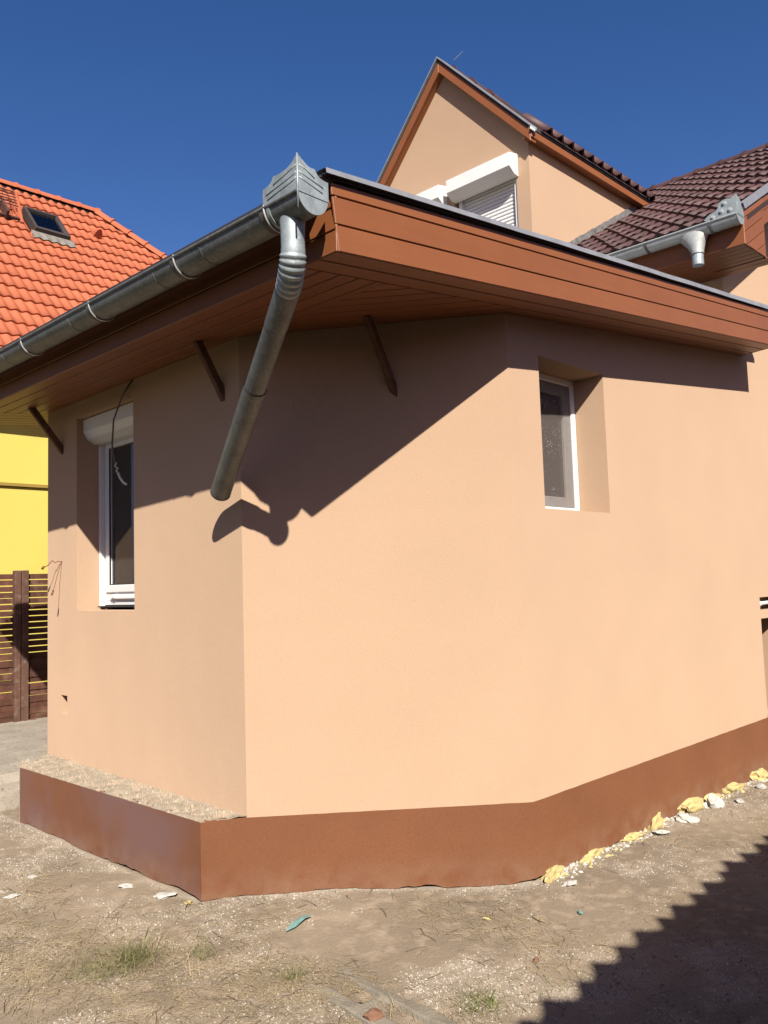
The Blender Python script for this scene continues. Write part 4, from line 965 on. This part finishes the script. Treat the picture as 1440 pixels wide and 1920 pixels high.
def crumbs(n, smin, smax, thr, power=3):
    b = MB(); k = 0; tries = 0
    while k < n and tries < n*40:
        tries += 1; x, y = sample()
        if random.random() > max(0, (dens(x, y)-thr)): continue
        s = smin+(smax-smin)*random.random()**power; z = gz(x, y)+s*.15; a = random.uniform(0, 6.28); ca, sa = math.cos(a)*s, math.sin(a)*s
        h = s*random.uniform(.3, .7); e1, e2, e3 = (random.uniform(.6, 1.1) for _ in range(3))
        b.add([(x+ca*e1, y+sa*e1, z-.001), (x-sa*.7*e2, y+ca*.7*e2, z-.001), (x-ca*e3, y-sa*e3, z-.001), (x+sa*.6, y-ca*.6, z-.001), (x+ca*.2, y+sa*.2, z+h), (x-ca*.35, y-sa*.3, z+h*.8)],
              [(0, 1, 4), (1, 5, 4), (1, 2, 5), (2, 3, 5), (3, 4, 5), (3, 0, 4)]); k += 1
    return b
tag(crumbs(52000, .0012, .0070, .38, 4).build('plaster_crumbs', M_CRUMB, fix=False), 'pale plaster crumbs scattered over the yard soil', 'plaster crumbs', kind='stuff')
tag(crumbs(9000, .002, .010, -.2).build('soil_clods', M_PEBB, fix=False), 'brown soil clods scattered over the yard', 'soil clods', kind='stuff')
def edge_crumbs(n, m, name, label, smax):
    b = MB()
    for _ in range(n):
        x = random.choice([random.uniform(3.95, 7.3), random.choice([4.05, 4.3, 4.85, 5.2, 5.75, 6.1, 6.45, 7.0])+random.gauss(0, .12)]); y = YC-.010-.09*random.random()**2.6
        if x < 3.92: continue
        s_ = .003+smax*random.random()**3; z = gz(x, y); a = random.uniform(0, 6.28); c_, d_ = math.cos(a)*s_, math.sin(a)*s_; h = s_*random.uniform(.4, 1.1)
        b.add([(x+c_*1.3, y+d_*1.3, z-.002), (x-d_*.7, y+c_*.7, z-.002), (x-c_, y-d_, z-.002), (x+d_*.8, y-c_*.8, z-.002), (x+c_*.3, y+d_*.2, z+h), (x-c_*.4, y-d_*.3, z+h*.7)], [(0, 1, 4), (1, 5, 4), (1, 2, 5), (2, 3, 5), (3, 4, 5), (3, 0, 4)])
    tag(b.build(name, m, fix=False), label, name.replace('_', ' '), kind='stuff')
edge_crumbs(360, M_FOAM, 'foam_crumbs', 'pale yellow foam crumbs strewn along the foot of the right plinth', .018)
edge_crumbs(900, M_PLAST, 'plaster_grit', 'white plaster grit strewn along the foot of the right plinth', .016)
def straws(n, lmin, lmax, wd, cond, zup=.006):
    b = MB(); k = 0; t = 0
    while k < n and t < n*60:
        t += 1; x, y = sample()
        if not cond(x, y): continue
        a = random.uniform(0, 6.28); L = random.uniform(lmin, lmax); cv = random.uniform(-.8, .8); px_, py_ = x, y; w_ = wd*random.uniform(.5, 1.2); pts_ = []
        up = random.uniform(0, zup)
        for i in range(5):
            pts_.append((px_, py_, gz(px_, py_)+.002+up*math.sin(math.pi*i/4)+.002*random.random())); a += cv/4; px_ += math.cos(a)*L/4; py_ += math.sin(a)*L/4
        if inside_house(px_, py_): continue
        for i in range(4):
            p, q = pts_[i], pts_[i+1]; dx, dy = q[0]-p[0], q[1]-p[1]; l_ = math.hypot(dx, dy) or 1; ox, oy = -dy/l_*w_/2, dx/l_*w_/2
            b.add([(p[0]-ox, p[1]-oy, p[2]), (p[0]+ox, p[1]+oy, p[2]), (q[0]+ox, q[1]+oy, q[2]), (q[0]-ox, q[1]-oy, q[2]), ((p[0]+q[0])/2, (p[1]+q[1])/2, (p[2]+q[2])/2+w_*.5)], [(0, 1, 4), (1, 2, 4), (2, 3, 4), (3, 0, 4)])
        k += 1
    return b
def grassy(x, y):
    d = .02+.7*noise.noise((x*1.7, y*1.7, 31))
    for (cx, cy, r_, k) in ((1.9, 3.45, .45, .8), (1.7, 3.9, .4, .5), (2.6, 2.1, .25, .5), (2.25, 2.85, .25, .4), (1.6, 4.6, .5, .3), (2.0, 2.9, .4, .4)):
        d += k*math.exp(-((x-cx)**2+(y-cy)**2)/(r_*r_))
    return d
tag(straws(8500, .015, .10, .0017, lambda x, y: random.random() < grassy(x, y), .012).build('dry_straw', M_STRAW, fix=False), 'dry straw and grass stems lying on the soil', 'straw', kind='stuff')
tag(straws(500, .03, .12, .003, lambda x, y: random.random() < .15+grassy(x, y), .012).build('dark_twigs', M_TWIG, fix=False), 'small dark twigs lying on the soil', 'twigs', kind='stuff')
def tufts(spots, m, name, label):
    b = MB()
    for (cx, cy, r_, n, h0, h1) in spots:
        for _ in range(n):
            a = random.uniform(0, 6.28); rr_ = r_*math.sqrt(random.random())*random.random()**.3; x = cx+rr_*math.cos(a); y = cy+rr_*math.sin(a)
            h = random.uniform(h0, h1); la = random.uniform(0, 6.28); ln = h*random.uniform(.4, 2.4); h *= random.uniform(.35, 1); w_ = random.uniform(.0006, .0016); z = gz(x, y)-.002
            sx_, sy_ = -math.sin(la)*w_, math.cos(la)*w_
            pr = [(0, 0), (.25*ln, .5*h), (.6*ln, .85*h), (ln, h*random.uniform(.75, 1.05))]; vs = []
            for i, (o_, hh) in enumerate(pr):
                k = 1-i/3.2; vs += [(x+math.cos(la)*o_-sx_*k, y+math.sin(la)*o_-sy_*k, z+hh), (x+math.cos(la)*o_+sx_*k, y+math.sin(la)*o_+sy_*k, z+hh)]
            b.add(vs, [(0, 1, 3, 2), (2, 3, 5, 4), (4, 5, 7, 6)])
    return tag(b.build(name, m, fix=False), label, 'grass', kind='stuff')
tufts([(1.93, 3.47, .09, 260, .03, .11), (1.80, 3.50, .2, 300, .02, .06), (2.27, 2.82, .04, 60, .03, .07), (2.60, 2.12, .09, 200, .02, .06), (2.15, 3.3, .08, 40, .03, .09), (1.6, 5.2, .2, 60, .02, .05), (2.9, 2.0, .2, 60, .02, .05), (1.7, 4.9, .1, 40, .02, .05)], M_GRASS, 'green_grass', 'thin green grass tufts growing in the dry yard')
tufts([(1.93, 3.47, .2, 380, .02, .10), (1.75, 3.75, .35, 380, .015, .05), (2.3, 2.8, .12, 90, .02, .06), (2.6, 2.15, .2, 220, .015, .05), (2.1, 3.1, .3, 110, .02, .09), (1.7, 4.5, .4, 160, .015, .05), (2.35, 2.3, .12, 40, .03, .08), (2.05, 2.8, .25, 130, .015, .05)], M_STRAW, 'dry_grass', 'dry standing grass stalks in the yard')
rub = MB()
for _ in range(1500):
    t = random.random(); w_ = random.random()**1.5; y = 3.80+(6.25-3.80)*t; xo = 2.5013-.0133*t; xi = 2.713+(y-3.7285)*.031
    x = xi-.006-(xi-xo-.012)*w_
    if y < 3.86+(2.7146-x)*.0+.0 and x < 2.62: continue
    s_ = random.uniform(.002, .004)+.008*random.random()**5; a = random.uniform(0, 6.28); z = ZP+.012+.014*(1-w_)*t
    c_, d_ = math.cos(a)*s_, math.sin(a)*s_
    rub.add([(x+c_, y+d_, z-.012), (x-d_, y+c_, z-.012), (x-c_, y-d_, z-.012), (x+d_, y-c_, z-.012), (x, y, z+s_*.6)], [(0, 1, 4), (1, 2, 4), (2, 3, 4), (3, 0, 4)])
tag(rub.build('mortar_rubble', M_LEDGE, house, fix=False), kind='stuff')
print('objects', len(bpy.data.objects))
